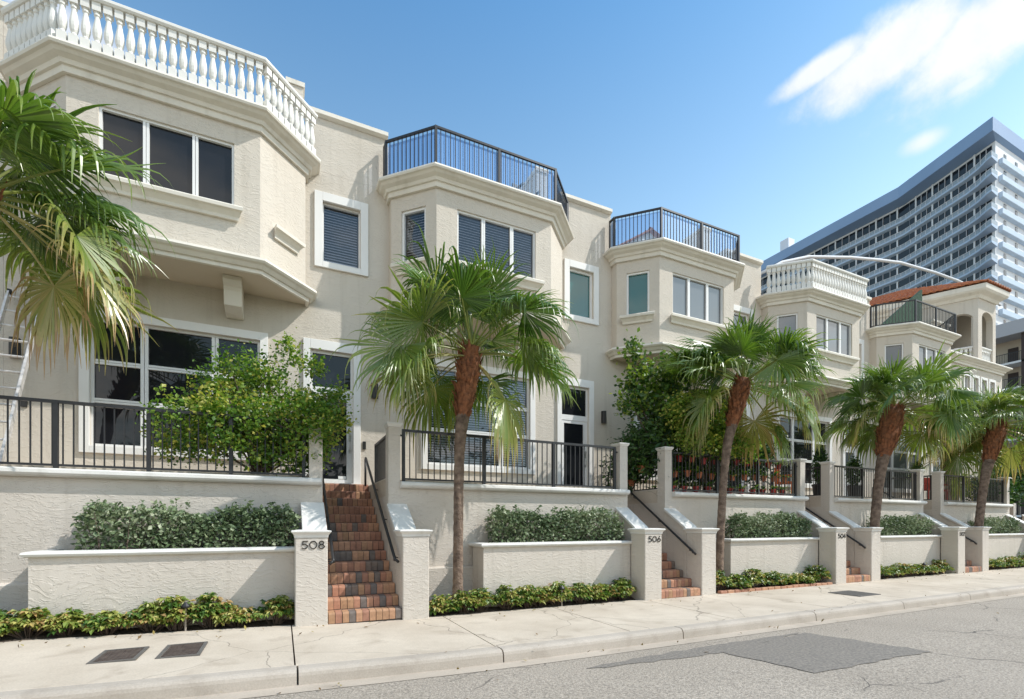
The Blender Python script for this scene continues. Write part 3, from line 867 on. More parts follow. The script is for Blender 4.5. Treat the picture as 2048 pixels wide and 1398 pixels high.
HOUSES = [
    dict(n=508, label='cream townhouse numbered 508 with a white balustrade over its bay, nearest at left', rail='bal', win2='glass_clear', bay='glass', low='glass', lch='glass', blinds=False, bay_sill_right=True),
    dict(n=506, label='cream townhouse numbered 506 with a blue glass roof rail behind the nearest palm', rail='iron', win2='glass_teal', bay='glass_clear', low='glass_clear', lch='glass_clear', blinds=True),
    dict(n=504, label='cream townhouse numbered 504 with teal upper panes and a black roof railing', rail='iron', win2='glass_grey', bay='glass_grey', low='glass', lch='glass_teal', blinds=False),
    dict(n=502, label='cream townhouse numbered 502, farther up the row, with a white balustrade', rail='bal', win2='glass_grey', bay='glass_grey', low='glass', lch='glass_grey', blinds=False),
    dict(n=500, label='cream townhouse at the far end of the row, plain black railing over its bay', rail='iron', win2='glass_shade', bay='glass_shade', low='glass_shade', lch='glass_shade', blinds=False),
]

def townhouse(k, H):
    dx = U * k
    x0, x1 = -4.20 + dx, 1.885 + dx
    root = empty('townhouse', ((x0 + x1) / 2, YF, 2.3), H['label'], 'house', 'cream townhouses in the row')
    bay = sx(BAY, dx)
    if k == 0: bay = [(p[0] + (0.06 if i < 3 else 0), p[1]) for i, p in enumerate(bay)]
    win_low = (-3.07, -0.40, 2.89, 5.17); door = (0.53, 1.39, 2.36, 5.16); win2 = (0.77, 1.54, 7.03, 8.30)
    sc = lambda h: (h[0] + dx - x0, h[1] + dx - x0, h[2], h[3])
    # facade with openings, side walls, roof terrace
    w = MB()
    w.panel((x0, YF), (x1, YF), 2.0, ROOFZ, [sc(win_low), sc(door), sc(win2)], 0.12)
    w.panel((x1, YF), (x1, YF + 8), 2.0, ROOFZ); w.panel((x0, YF + 8), (x0, YF), 2.0, ROOFZ)
    w.add([(x0, YF, ROOFZ), (x1, YF, ROOFZ), (x1, YF + 8, ROOFZ), (x0, YF + 8, ROOFZ)], [(0, 1, 2, 3)])
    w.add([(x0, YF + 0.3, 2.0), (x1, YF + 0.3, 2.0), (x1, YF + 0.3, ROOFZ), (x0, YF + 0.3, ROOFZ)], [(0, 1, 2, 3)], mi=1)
    w.build('wall', [M['stucco'], M['dark_room']], root)
    # parapet block between the bays, with its coping
    pb = MB()
    px0, px1 = (0.45 + dx, 1.885 + dx)
    pb.box(px0, px1, YF, YF + 3.4, ROOFZ + 0.003, TOPZ - 0.13)
    po = pb.build('parapet', M['stucco'], root)
    pb = MB(); pb.box(x0, x0 + 0.24, YF, YF + 3.4, ROOFZ + 0.003, TOPZ - 0.13); po2 = pb.build('parapet', M['stucco'], root)
    cb = MB()
    cb.extrude_yz([(YF - 0.02, TOPZ - 0.13), (YF - 0.085, TOPZ - 0.09), (YF - 0.085, TOPZ - 0.01), (YF - 0.07, TOPZ), (YF + 3.5, TOPZ), (YF + 3.5, TOPZ - 0.13)], px0, px1)
    cb.build('coping', M['cornice'], po); cb = MB()
    cb.extrude_yz([(YF - 0.02, TOPZ - 0.13), (YF - 0.085, TOPZ - 0.09), (YF - 0.085, TOPZ - 0.01), (YF - 0.07, TOPZ), (YF + 3.5, TOPZ), (YF + 3.5, TOPZ - 0.13)], x0, x0 + 0.24)
    cb.build('coping', M['cornice'], po2)
    # raised end of the party wall behind
    sb = MB(); sb.box(0.10 + dx, 0.42 + dx, YF + 0.55, YF + 1.35, ROOFZ + 0.003, 11.0); so = sb.build('party_wall_end', M['stucco'], root)
    sb = MB(); sb.box(0.07 + dx, 0.45 + dx, YF + 0.52, YF + 1.38, 11.003, 11.1); sb.build('coping', M['cornice'], so)
    # projecting bay
    bw = MB(); names = []
    f0 = 0.40 if k == 0 else 0.46; front_holes = [(f0, f0 + 1.91, 7.11, 8.28)]
    left_holes = [(0.26, 0.86, 7.11, 8.28)]
    bw.panel(bay[0], bay[1], 6.06, 8.90)
    bw.panel(bay[1], bay[2], 6.06, 8.90, left_holes, 0.10)
    bw.panel(bay[2], bay[3], 6.06, 8.90, front_holes, 0.10)
    bw.panel(bay[3], bay[4], 6.06, 8.90)
    bw.panel(bay[4], bay[5], 6.06, 8.90)
    bo = bw.build('bay', M['stucco'], root)
    sf = MB(); sf.add([(*p, 6.058) for p in bay], [tuple(range(len(bay)))[::-1]]); sf.build('soffit', M['soffit'], bo)
    dk = MB(); dk.add([(*p, 8.915) for p in offs(bay, 0.02)], [tuple(range(len(bay)))]); dk.build('deck', M['soffit'], bo)
    c = MB(); c.sweep(bay, CORN); c.build('cornice', M['cornice'], bo)
    c = MB(); c.sweep(bay, LCORN); c.build('cornice', M['cornice'], bo)
    for cx in (-0.83, -3.47 + 0.8):
        c = MB(); x = cx + dx
        c.extrude_yz([(YF - 0.001, 6.055), (YF - 0.72, 6.055), (YF - 0.72, 5.98), (YF - 0.68, 5.93), (YF - 0.60, 5.90), (YF - 0.56, 5.84), (YF - 0.48, 5.60), (YF - 0.001, 5.52)], x - 0.15, x + 0.15)
        bevel(c.build('bracket', M['cornice'], bo), 0.01)
    bl = H['blinds']
    window(root, bay[2], bay[3], f0, f0 + 1.91, 7.11, 8.28, (0.325, 0.69), (), H['bay'], 0.075, blind=bl, sill=True, fw=0.04, mw=0.085)
    window(root, bay[1], bay[2], 0.26, 0.86, 7.11, 8.28, (), (), H['lch'], 0.075, blind=bl, sill=True, fw=0.05)
    if H.get('bay_sill_right'):
        p, q = Vector(bay[3]), Vector(bay[4]); d = (q - p).normalized(); n = Vector((d.y, -d.x))
        sb = MB(); np_ = 7; v = []
        prof = [(0.0, 6.86), (0.05, 6.86), (0.06, 6.92), (0.12, 6.99), (0.16, 7.0), (0.165, 7.06), (0.0, 7.08)]
        for s in (0.22, 0.95):
            for o, z in prof:
                w2 = p + d * (s + (0.165 - o) * (0.6 if s < 0.5 else -0.6)) + n * o
                v.append((w2.x, w2.y, z))
        sb.add(v, [(j, np_ + j, np_ + (j + 1) % np_, (j + 1) % np_) for j in range(np_)] + [tuple(range(np_)), tuple(range(2 * np_ - 1, np_ - 1, -1))])
        sb.build('sill', M['cornice'], bo)
    # facade windows
    P, Q = (x0, YF), (x1, YF)
    a = sc(win_low)
    window(root, P, Q, a[0], a[1], a[2], a[3], (0.29, 0.71), (0.36, 0.665), H['low'], 0.075, trim=(0.145, 0.13, 0.16), blind=bl, mw=0.115)
    a = sc(win2)
    window(root, P, Q, a[0], a[1], a[2], a[3], (), (), H['win2'], 0.085, trim=(0.16, 0.13, 0.18), blind=(k == 0), fw=0.03 if k == 0 else 0.06)
    # front door with transom
    a = sc(door); s0, s1 = a[0] + x0, a[1] + x0
    d = MB(); y0, y1 = YF + 0.05, YF + 0.10
    d.box(s0, s0 + 0.12, y0, y1, 2.36, 4.26); d.box(s1 - 0.13, s1, y0, y1, 2.36, 4.26)
    d.box(s0 + 0.12, s1 - 0.13, y0, y1, 2.36, 2.46); d.box(s0 + 0.12, s1 - 0.13, y0, y1, 4.18, 4.26)
    do = d.build('door', M['frame'], root)
    gl = MB(); gl.add([(s0 + .1, YF + .075, 2.44), (s1 - .1, YF + .075, 2.44), (s1 - .1, YF + .075, 4.2), (s0 + .1, YF + .075, 4.2)], [(0, 1, 2, 3)])
    gl.build('door_glass', M['glass' if k < 3 else 'glass_grey'], do)
    h = MB(); hx = s1 - 0.065
    h.lathe([(0.03, 0), (0.03, 0.012)], (hx, y0 - 0.01, 3.42), 10)
    h.tube([(hx, y0, 3.34), (hx, y0 - 0.05, 3.31), (hx, y0 - 0.055, 3.2), (hx, y0 - 0.05, 3.1), (hx, y0, 3.07)], 0.011, 8)
    h.box(hx - 0.025, hx + 0.025, y0 - 0.008, y0, 3.28, 3.46); h.box(hx - 0.02, hx + 0.02, y0 - 0.008, y0, 3.03, 3.1)
    h.build('handle', M['steel'], do)
    t = MB()
    t.box(s0, s1, y0 - 0.012, y1, 4.263, 4.40); t.box(s0, s1, y0 - 0.012, y1, 5.10, 5.16); t.box(s0, s0 + 0.05, y0 - 0.012, y1, 4.40, 5.10); t.box(s1 - 0.05, s1, y0 - 0.012, y1, 4.40, 5.10)
    to = t.build('transom', M['frame'], root)
    gl = MB(); gl.add([(s0 + .03, YF + .07, 4.38), (s1 - .03, YF + .07, 4.38), (s1 - .03, YF + .07, 5.12), (s0 + .03, YF + .07, 5.12)], [(0, 1, 2, 3)])
    gl.build('pane', M['glass' if k < 3 else 'glass_grey'], to)
    tr = MB()
    tr.box(s0 - 0.135, s0, YF - 0.05, YF, 2.36, 5.36); tr.box(s1, s1 + 0.15, YF - 0.05, YF, 2.36, 5.36); tr.box(s0, s1, YF - 0.052, YF, 5.16, 5.36)
    bevel(tr.build('trim', M['trim'], do), 0.006)
    th = MB(); th.box(s0 - 0.13, s1 + 0.15, YF - 0.2, YF + 0.1, 2.30, 2.358); th.build('threshold', M['trim'], do)
    if k == 0:
        pc = MB(); pc.box(s1 - 0.3, s1 - 0.14, YF + 0.066, YF + 0.07, 2.47, 2.53); pc.build('card', M['paper'], do)
    # roof-terrace edge
    if H['rail'] == 'bal':
        balustrade(root, [offs(bay, 0.16)[i] for i in (1, 2, 3, 4)], ROOFZ + 0.02)
    else:
        line = offs(bay, 0.12)
        line = [(line[1][0], YF - 0.10), line[1], line[2], line[3], line[4], (line[4][0], YF - 0.10)]
        railing(root, line, ROOFZ + 0.02, 9.80, 'roof_railing', 0.105, 'glass_rail' if H['n'] != 500 else None)
    return root

roots = [townhouse(k, H) for k, H in enumerate(HOUSES)]

# house beyond the left edge: plain wall continuing, seen past the ladder
def end_wall():
    root = empty('townhouse', (-7.2, YF, 2.3), 'cream townhouse wall cut off by the left edge of the picture', 'house', 'cream townhouses in the row')
    w = MB(); w.box(-10.2, -4.203, YF, YF + 8, 2.0, ROOFZ); w.build('wall', M['stucco'], root)
    p = MB(); p.box(-5.62, -4.203, YF, YF + 3.4, ROOFZ + 0.003, TOPZ - 0.13); p.build('parapet', M['stucco'], root)
    c = MB(); c.extrude_yz([(YF - 0.02, TOPZ - 0.13), (YF - 0.085, TOPZ - 0.09), (YF - 0.085, TOPZ - 0.01), (YF - 0.07, TOPZ), (YF + 3.5, TOPZ), (YF + 3.5, TOPZ - 0.13)], -5.62, -4.203)
    c.build('coping', M['cornice'], root)
end_wall()

# ------------------------------------------------------------------ front gardens: walls, stairs, planters
YT = 8.55; YP = 7.47; TZ = 2.30
STX = [0.60, 6.86, 12.92, 18.90, 24.95]      # left wall face of each stair
SW = 1.075

DIG = {'5': [[(0.95, 1.0), (0.2, 1.0), (0.12, 0.56), (0.35, 0.62), (0.62, 0.6), (0.88, 0.42), (0.88, 0.22), (0.66, 0.03), (0.36, 0.0), (0.05, 0.12)]],
       '0': [[(0.5 + 0.55 * math.cos(a), 0.5 + 0.5 * math.sin(a)) for a in [2 * math.pi * i / 20 for i in range(21)]]],
       '8': [[(0.5 + 0.34 * math.cos(a), 0.76 + 0.24 * math.sin(a)) for a in [2 * math.pi * i / 16 for i in range(17)]], [(0.5 + 0.44 * math.cos(a), 0.26 + 0.26 * math.sin(a)) for a in [2 * math.pi * i / 16 for i in range(17)]]],
       '6': [[(0.75, 1.0), (0.4, 0.72), (0.14, 0.4)], [(0.5 + 0.42 * math.cos(a), 0.31 + 0.31 * math.sin(a)) for a in [2 * math.pi * i / 16 for i in range(17)]]],
       '4': [[(0.98, 0.28), (0.02, 0.28), (0.7, 1.0), (0.7, 0.0)]],
       '2': [[(0.1, 0.76), (0.2, 0.93), (0.5, 1.0), (0.82, 0.9), (0.88, 0.68), (0.7, 0.42), (0.08, 0.0), (0.95, 0.0)]]}

def number(txt, x, z, h, w, y, parent):
    b = MB()
    for i, ch in enumerate(txt):
        for st in DIG[ch]:
            for p, q in zip(st[:-1], st[1:]):
                a = (x + i * w * 1.3 + p[0] * w, y - 0.006, z + p[1] * h); c = (x + i * w * 1.3 + q[0] * w, y - 0.006, z + q[1] * h)
                e = (Vector(c) - Vector(a)).normalized() * 0.004
                b.beam(Vector(a) - e, Vector(c) + e, 0.0105, 0.013, up=(0, 1, 0))
    b.build('house_number', M['ink'], parent)

def pillar(x0, x1, y0, y1, ztop, label, num=None, name='gate_pillar', cap_h=0.10, group='stucco gate pillars along the sidewalk'):
    zb = gz(x0) - 0.05
    e = empty(name, ((x0 + x1) / 2, (y0 + y1) / 2, zb), label, 'pillar', group)
    b = MB(); b.bevbox(x0, x1, y0, y1, zb, ztop - cap_h + 0.004, 0.012); b.build('shaft', M['stucco_low'], e)
    c = MB(); w = 0.0
    zc = ztop - cap_h
    prof = [(0.006, zc), (0.012, zc + 0.035), (0.03, zc + 0.06), (0.045, zc + 0.075), (0.05, zc + 0.09), (0.042, ztop), (-0.05, ztop + 0.012)]
    v = []
    for o, z in prof:
        v += [(x0 - o, y0 - o, z), (x1 + o, y0 - o, z), (x1 + o, y1 + o, z), (x0 - o, y1 + o, z)]
    f = [(3, 2, 1, 0), tuple(range(len(v) - 4, len(v)))]
    for i in range(len(prof) - 1):
        for j in range(4):
            f.append((i * 4 + j, i * 4 + (j + 1) % 4, i * 4 + 4 + (j + 1) % 4, i * 4 + 4 + j))
    c.add(v, f); c.build('cap', M['cap'], e)
    if num: number(num, x0 + 0.085, ztop - cap_h - 0.155, 0.105, 0.085, y0, e)
    return e

NST = 14
def staircase(k):
    xl = STX[k]; xr = xl + SW; zb = gz(xl) + 0.0
    rise = (2.345 - zb) / NST; tread = 0.247; yf = YP + 0.02
    n = HOUSES[k]['n']
    labels = ['brick staircase with two black handrails, seen face on, climbing to the door of 508', 'brick staircase rising behind the pillar numbered 506', 'brick staircase rising behind the pillar numbered 504', 'brick staircase rising behind the pillar numbered 502', 'brick staircase of the farthest house, mostly hidden at the right edge']
    e = empty('staircase', ((xl + xr) / 2, yf, zb), labels[k], 'stairs', 'brick entrance stairs')
    st = MB()
    core = [(yf + 0.02, zb - 0.2)]
    for i in range(NST):
        core += [(yf + i * tread + 0.012, zb + (i * rise if i else -0.2)), (yf + i * tread + 0.012, zb + (i + 1) * rise - 0.012)]
    core += [(YF - 0.02, zb + NST * rise - 0.012), (YF - 0.02, zb - 0.2)]
    v = [(xl + 0.002, *p) for p in core] + [(xr - 0.002, *p) for p in core]
    m = len(core)
    st.add(v, [(i, m + i, m + (i + 1) % m, (i + 1) % m) for i in range(m)], mi=1, tint=0)
    nb = 11; bw = (SW - 0.01) / nb
    for i in range(NST):
        y = yf + i * tread; z1 = zb + (i + 1) * rise
        for j in range(nb):
            a = xl + 0.005 + j * bw + 0.004; c = a + bw - 0.008
            t = rnd.random()
            t = rnd.uniform(0.0, 0.16) if rnd.random() < (0.2 if i < 6 else 0.1) else rnd.uniform(0.24, 1.0)
            jx = rnd.uniform(-0.002, 0.002); jy = rnd.uniform(-0.004, 0.004); rz = rnd.uniform(-0.003, 0.002)
            # bullnosed brick on edge: riser face then rounded over onto the tread
            pr = [(y + jy, z1 - rise + 0.006), (y + jy, z1 - 0.03 + rz), (y + 0.008 + jy, z1 - 0.009 + rz), (y + 0.03 + jy, z1 + rz), (y + 0.2, z1 + rz), (y + 0.2, z1 - rise + 0.006)]
            st.extrude_yz(pr, a + jx, c + jx, t)
        last = (i == NST - 1)
        yy = y + 0.205
        while yy < (YF - 0.22 if last else y + tread):
            y2 = min(yy + 0.10, (YF - 0.21 if last else y + tread + 0.006))
            nb2 = 5
            for j in range(nb2):
                a = xl + 0.006 + j * (SW - 0.012) / nb2 + 0.004; c = xl + 0.006 + (j + 1) * (SW - 0.012) / nb2 - 0.004
                st.box(a, c, yy, y2 - 0.006, z1 - 0.03, z1 + rnd.uniform(-0.003, 0.0), rnd.uniform(0.24, 1.0))
            yy = y2
    st.build('steps', [M['brick'], M['mortar']], e, tinted=True)
    # sloping cheek walls with white copings, then the inner side walls up to the house
    for side, (xa, xb) in (('l', (xl - 0.30, xl)), ('r', (xr, xr + 0.30))):
        w = MB(); y0, y1 = YP + 0.43, YT + 0.245
        sl = rise / tread
        za = 1.36; zt = za + (YT - y0) * sl
        w.extrude_yz([(y0, zb - 0.1), (y0, za), (YT, zt), (YT, zb - 0.1)], xa + 0.004, xb - 0.004)
        wo = w.build('cheek_wall', M['stucco_low'], e)
        c = MB()
        c.extrude_yz([(y0 - 0.02, za + 0.002), (y0 - 0.02, za + 0.052), (y0 + 0.02, za + 0.092), (YT + 0.01, zt + 0.07), (YT + 0.01, zt)], xa - 0.03, xb + 0.022)
        bevel(c.build('coping', M['cap'], wo), 0.012)
        w2 = MB(); xi = (xa + 0.07, xb - 0.004) if side == 'l' else (xa + 0.004, xb - 0.07)
        w2.box(xi[0], xi[1], YT + 0.245, YF - 0.002, zb - 0.1, TZ + 0.02); w2.build('side_wall', M['stucco_low'], e)
    # handrails
    def rail(x, sgn, both=True):
        h = MB(); ya, yb2 = YP + 0.14, YF - 0.42
        za = zb + 0.93; zt = za + (yb2 - ya) * rise / tread * 0.985
        h.tube([(x, ya - 0.0, za - 0.04), (x, ya + 0.03, za), (x, yb2, zt), (x, yb2 + 0.05, zt - 0.02)], 0.024, 10)
        for t in (0.04, 0.36, 0.66):
            y = ya + (yb2 - ya) * t; z = za + (zt - za) * t
            h.tube([(x, y, z - 0.01), (x, y, z - 0.07), (x + sgn * 0.075, y, z - 0.085)], 0.009, 6)
        h.tube([(x, yb2 + 0.04, zt - 0.01), (x, yb2 + 0.05, TZ)], 0.024, 8)
        h.tube([(x, ya + 0.01, za - 0.02), (x + sgn * 0.06, ya + 0.0, za - 0.07)], 0.022, 8)
        h.build('handrail', M['iron'], e, smooth=True)
    rail(xr - 0.085, 1)
    if k == 0: rail(xl + 0.085, -1)

def railing_thing(plan, label, z0=2.245, z1=3.19, mids=1, gap=0.112, br=None):
    c = plan[len(plan) // 2]
    e = empty('terrace_railing', (plan[0][0], plan[0][1], z0), label, 'railing', 'black terrace railings')
    ro = railing(e, plan, z0 + 0.0, z1, 'panel', gap, mid_posts=mids)
    if br:
        b = MB()
        for x, y, dxx in br:
            b.beam((x, y, z1 - 0.115), (x + dxx, y, z1 - 0.115), 0.03, 0.03)
        b.build('bracket', M['iron'], e)
    return e

NAMES = ['508', '506', '504', '502', '500']
for k in range(5):
    xl = STX[k]; xr = xl + SW; n = NAMES[k]
    staircase(k)
    pillar(xl - 0.435, xl - 0.004, YP, YP + 0.43, 1.405, 'stucco gate pillar bearing the number %s, left of its brick stairs' % n if k < 4 else 'stucco gate pillar left of the last stairs at the right edge', n if k < 4 else None)
    pillar(xr + 0.004, xr + 0.42, YP, YP + 0.43, 1.405, ['plain stucco gate pillar right of the 508 stairs', 'plain stucco gate pillar right of the 506 stairs, beside the second palm', 'plain stucco gate pillar right of the 504 stairs', 'plain stucco gate pillar right of the 502 stairs', 'plain stucco gate pillar of the last stairs, cut by the right edge'][k])

def retaining(xa, xb, label, ends=(True, True), post_lab=None):
    e = empty('retaining_wall', ((xa + xb) / 2, YT, 0), label, 'wall', 'terrace retaining walls')
    w = MB(); w.box(xa, xb, YT, YT + 0.24, -0.1, 2.13); w.build('wall', M['stucco_low'], e)
    bc = MB(); bc.extrude_yz([(YT - 0.10, -0.1), (YT - 0.10, 0.70), (YT - 0.085, 0.715), (YT - 0.0, 0.73), (YT, -0.1)], xa, xb); bc.build('base_course', M['stucco_low'], e)
    l = MB(); i0 = 0.20 if ends[0] else 0; i1 = 0.02 if ends[1] else 0
    l.extrude_yz([(YT + 0.26, 2.131), (YT - 0.05, 2.131), (YT - 0.10, 2.15), (YT - 0.125, 2.18), (YT - 0.12, 2.225), (YT - 0.09, 2.245), (YT + 0.26, 2.25)], xa + i0, xb + 0.10 * (not ends[1]) - i1)
    l.build('ledge', M['cap'], e)
    for x0, x1, on in ((xa, xa + 0.2, ends[0]), (xb - 0.2, xb, ends[1])):
        if not on: continue
        p = MB(); p.box(x0 - 0.002, x1 + 0.002, YT - 0.003, YT + 0.243, 1.0, 3.2); po = p.build('post', M['stucco_low'], e)
        c = MB(); prof = [(0.006, 3.203), (0.02, 3.225), (0.035, 3.25), (0.035, 3.275), (-0.02, 3.285)]; v = []
        for o, z in prof: v += [(x0 - o, YT - o, z), (x1 + o, YT - o, z), (x1 + o, YT + 0.24 + o, z), (x0 - o, YT + 0.24 + o, z)]
        f = [(3, 2, 1, 0), tuple(range(len(v) - 4, len(v)))]
        for i in range(len(prof) - 1):
            for j in range(4): f.append((i * 4 + j, i * 4 + (j + 1) % 4, i * 4 + 4 + (j + 1) % 4, i * 4 + 4 + j))
        c.add(v, f); c.build('cap', M['cap'], po)
    return e

WALL_LAB = ['stucco retaining wall behind the long hedge, under the leftmost railing', 'stucco retaining wall under the railing of 506, behind the nearest palm trunk', 'stucco retaining wall under the railing hung with flower pots', 'stucco retaining wall between the 504 and 502 stairs', 'stucco retaining wall right of the 502 stairs, under the last railing']
RAIL_LAB = ['black terrace railing at the left edge with a leafy bush growing through it', 'black terrace railing in front of the big blinded window of 506', 'black terrace railing crowded with red and terracotta pots', 'black terrace railing with potted topiary behind it', 'black terrace railing farthest up the row, near the pale peeling trunk']
PLANT_LAB = ['low stucco planter box holding the long hedge left of pillar 508', 'low stucco planter box left of pillar 506', 'low stucco planter box left of pillar 504', 'low stucco planter box left of pillar 502', 'low stucco planter box at the right edge beyond the 502 stairs']
segs = [(-9.0, STX[0]), (STX[0] + SW, STX[1]), (STX[1] + SW, STX[2]), (STX[2] + SW, STX[3]), (STX[3] + SW, STX[4])]
for k, (xa, xb) in enumerate(segs):
    retaining(xa, xb, WALL_LAB[k], (k > 0, True))
    ra = xa + 0.28 if k else -9.0
    L_ = xb - 0.28 - ra
    railing_thing([(ra, YT + 0.09), (xb - 0.28, YT + 0.09)], RAIL_LAB[k], mids=8 if k == 0 else 2, br=[(xb - 0.28, YT + 0.09, 0.09)] + ([(ra, YT + 0.09, -0.09)] if k else []))
    # planter box
    pa = [-2.815, 3.20, 9.32, 15.25, 21.2][k]; pb_ = xb - 0.42
    e = empty('planter_box', ((pa + pb_) / 2, 7.93, 0), PLANT_LAB[k], 'planter', 'stucco planter boxes')
    zt = 1.085
    w = MB(); w.box(pa, pb_, 7.92, 8.06, -0.1, zt); w.box(pa, pa + 0.14, 8.06, YT - 0.10, -0.1, zt); w.build('wall', M['stucco_low'], e)
    prof = [(-0.14, zt), (0.02, zt), (0.05, zt + 0.015), (0.062, zt + 0.04), (0.05, zt + 0.065), (0.0, zt + 0.075), (-0.14, zt + 0.078)]
    c = MB(); c.sweep([(pa, YT - 0.002), (pa, 7.92), (pb_ + 0.001, 7.92)], prof); c.build('coping', M['cap'], e, smooth=False)
    so = MB(); so.box(pa + 0.14, pb_, 8.06, YT - 0.10, 0.9, 1.05); so.build('soil', M['soil'], e)
# terrace floors
b = MB()
for xa, xb in segs: b.box(xa + 0.002, xb - 0.002, YT + 0.242, YF - 0.003, 2.0, TZ)
struct(b.build('terrace_floor', M['walk']))
# side railings along the stair on the terrace edge
for k in range(4):
    x = STX[k] + SW + 0.10
    e = empty('terrace_railing', (x, YT + 0.4, TZ), ['short side railing beside the 508 door steps, behind the left post', 'short side railing at the top of the 506 stairs', 'short side railing at the top of the 504 stairs', 'short side railing at the top of the 502 stairs'][k], 'railing', 'black terrace railings')
    railing(e, [(x, YT + 0.30), (x, YF - 0.55)], TZ - 0.02, 3.17, 'panel', 0.11)

# ------------------------------------------------------------------ lamps and small wall things
def sconce(x, z, label):
    e = empty('wall_lamp', (x, YF, z), label, 'wall lamp', 'dark wall lamps beside the doors')
    b = MB(); n = 12; v = []; 
    pts = [(0.075 * math.cos(math.pi * i / n), -0.02 - 0.09 * math.sin(math.pi * i / n)) for i in range(n + 1)]
    b.prism([(x + p[0], YF + p[1]) for p in pts][::-1], z - 0.165, z + 0.165); b.build('shade', M['bronze'], e)
    p = MB(); p.box(x - 0.05, x + 0.05, YF - 0.02, YF, z - 0.1, z + 0.1); p.build('back_plate', M['bronze'], e)
for k, l in enumerate(['dark half-round wall lamp right of the 508 door', 'dark half-round wall lamp right of the 506 door', 'dark half-round wall lamp right of the 504 door', 'dark half-round wall lamp right of the 502 door']):
    sconce(1.84 + U * k + (0.0, 0.03, 0.0, 0.0)[k], 4.42, l)
sconce(-4.05, 4.45, 'dark wall lamp behind the leaning ladder')
b = MB(); b.bevbox(1.585, 1.655, YF - 0.03, YF, 3.13, 3.30, 0.01); tag(b.build('doorbell', M['bronze']), 'small dark doorbell on the wall right of the 508 door', 'doorbell')
b = MB(); b.box(-3.98, -3.90, YF - 0.03, YF, 3.48, 3.6); tag(b.build('wall_outlet', M['bronze']), 'small black outlet box on the wall beneath the ladder', 'outlet box')

# ladder leaning on the facade
def ladder():
    e = empty('ladder', (-3.9, 9.7, TZ), 'scuffed aluminium extension ladder leaning on the wall at the left edge', 'ladder')
    top = 5.35; y0, y1 = 9.45, 10.86
    def pt(x, t, off=0): return (x, y0 + (y1 - y0) * t - off, TZ + (top - TZ) * t)
    b = MB()
    for x in (-4.10, -3.68):
        b.beam(pt(x, 0.30), pt(x, 1.0), 0.03, 0.085, up=(0, -1, 0.4))
    i = 0.33
    while i < 1.0:
        b.tube([pt(-4.10, i), pt(-3.68, i)], 0.017, 8); i += 0.092
    b.build('fly_section', M['alu'], e)
    b = MB()
    for x in (-4.14, -3.64):
        b.beam(pt(x, 0.0, 0.07), pt(x, 0.76, 0.07), 0.034, 0.09, up=(0, -1, 0.4))
    i = 0.05
    while i < 0.76:
        b.tube([pt(-4.14, i, 0.07), pt(-3.64, i, 0.07)], 0.017, 8); i += 0.092
    b.build('base_section', M['alu'], e)
    for x in (-4.10, -3.68):
        q = pt(x, 1.0); b = MB(); b.lathe([(0.035, -0.03), (0.045, 0), (0.035, 0.05)], q, 8); b.build('end_cap', M['blackpot'], e)
ladder()

# ------------------------------------------------------------------ vegetation
def leaf_cloud(mb, centres, size, aspect=0.45, tint=(0.2, 0.8), updir=0.4, rng=nrng, jitter=0.3):
    """one diamond leaf at every centre, facing every way but leaning to the light"""
    C = np.asarray(centres, float); n = len(C)
    if n == 0: return
    a = rng.normal(size=(n, 3)); a[:, 2] *= 0.7; a /= np.linalg.norm(a, axis=1, keepdims=True)
    nn = rng.normal(size=(n, 3)) + np.array([0.15, -0.2, updir]); 
    b = np.cross(a, nn); b /= np.linalg.norm(b, axis=1, keepdims=True) + 1e-9
    s = size * (1 + jitter * rng.normal(size=(n, 1))).clip(0.4, 1.8)
    up = np.cross(b, a)
    tip = C + a * s; base = C - a * s * 0.15; mid = C + a * s * 0.42
    l = mid + b * s * aspect + up * s * 0.08; r = mid - b * s * aspect + up * s * 0.08
    V = np.stack([base, r, tip, l], axis=1).reshape(-1, 3)
    mb.v.append(V)
    base_i = mb.n + 4 * np.arange(n)
    mb.f += [(int(i), int(i + 1), int(i + 2), int(i + 3)) for i in base_i]
    if isinstance(tint, tuple): t = rng.uniform(tint[0], tint[1], n)
    else: t = tint
    mb.t += t.tolist(); mb.mi += [0] * n; mb.n += 4 * n

def blob_points(n, blobs, rng=nrng, hollow=0.55):
    """points through the volume of several ellipsoids (cx,cy,cz,rx,ry,rz,weight), denser near the skin"""
    w = np.array([b[6] for b in blobs], float); w /= w.sum()
    idx = rng.choice(len(blobs), n, p=w); B = np.array(blobs)[idx]
    d = rng.normal(size=(n, 3)); d /= np.linalg.norm(d, axis=1, keepdims=True)
    r = rng.uniform(hollow ** 3, 1, (n, 1)) ** (1 / 3)
    r *= 1 + 0.10 * rng.normal(size=(n, 1))
    return B[:, :3] + d * r * B[:, 3:6]

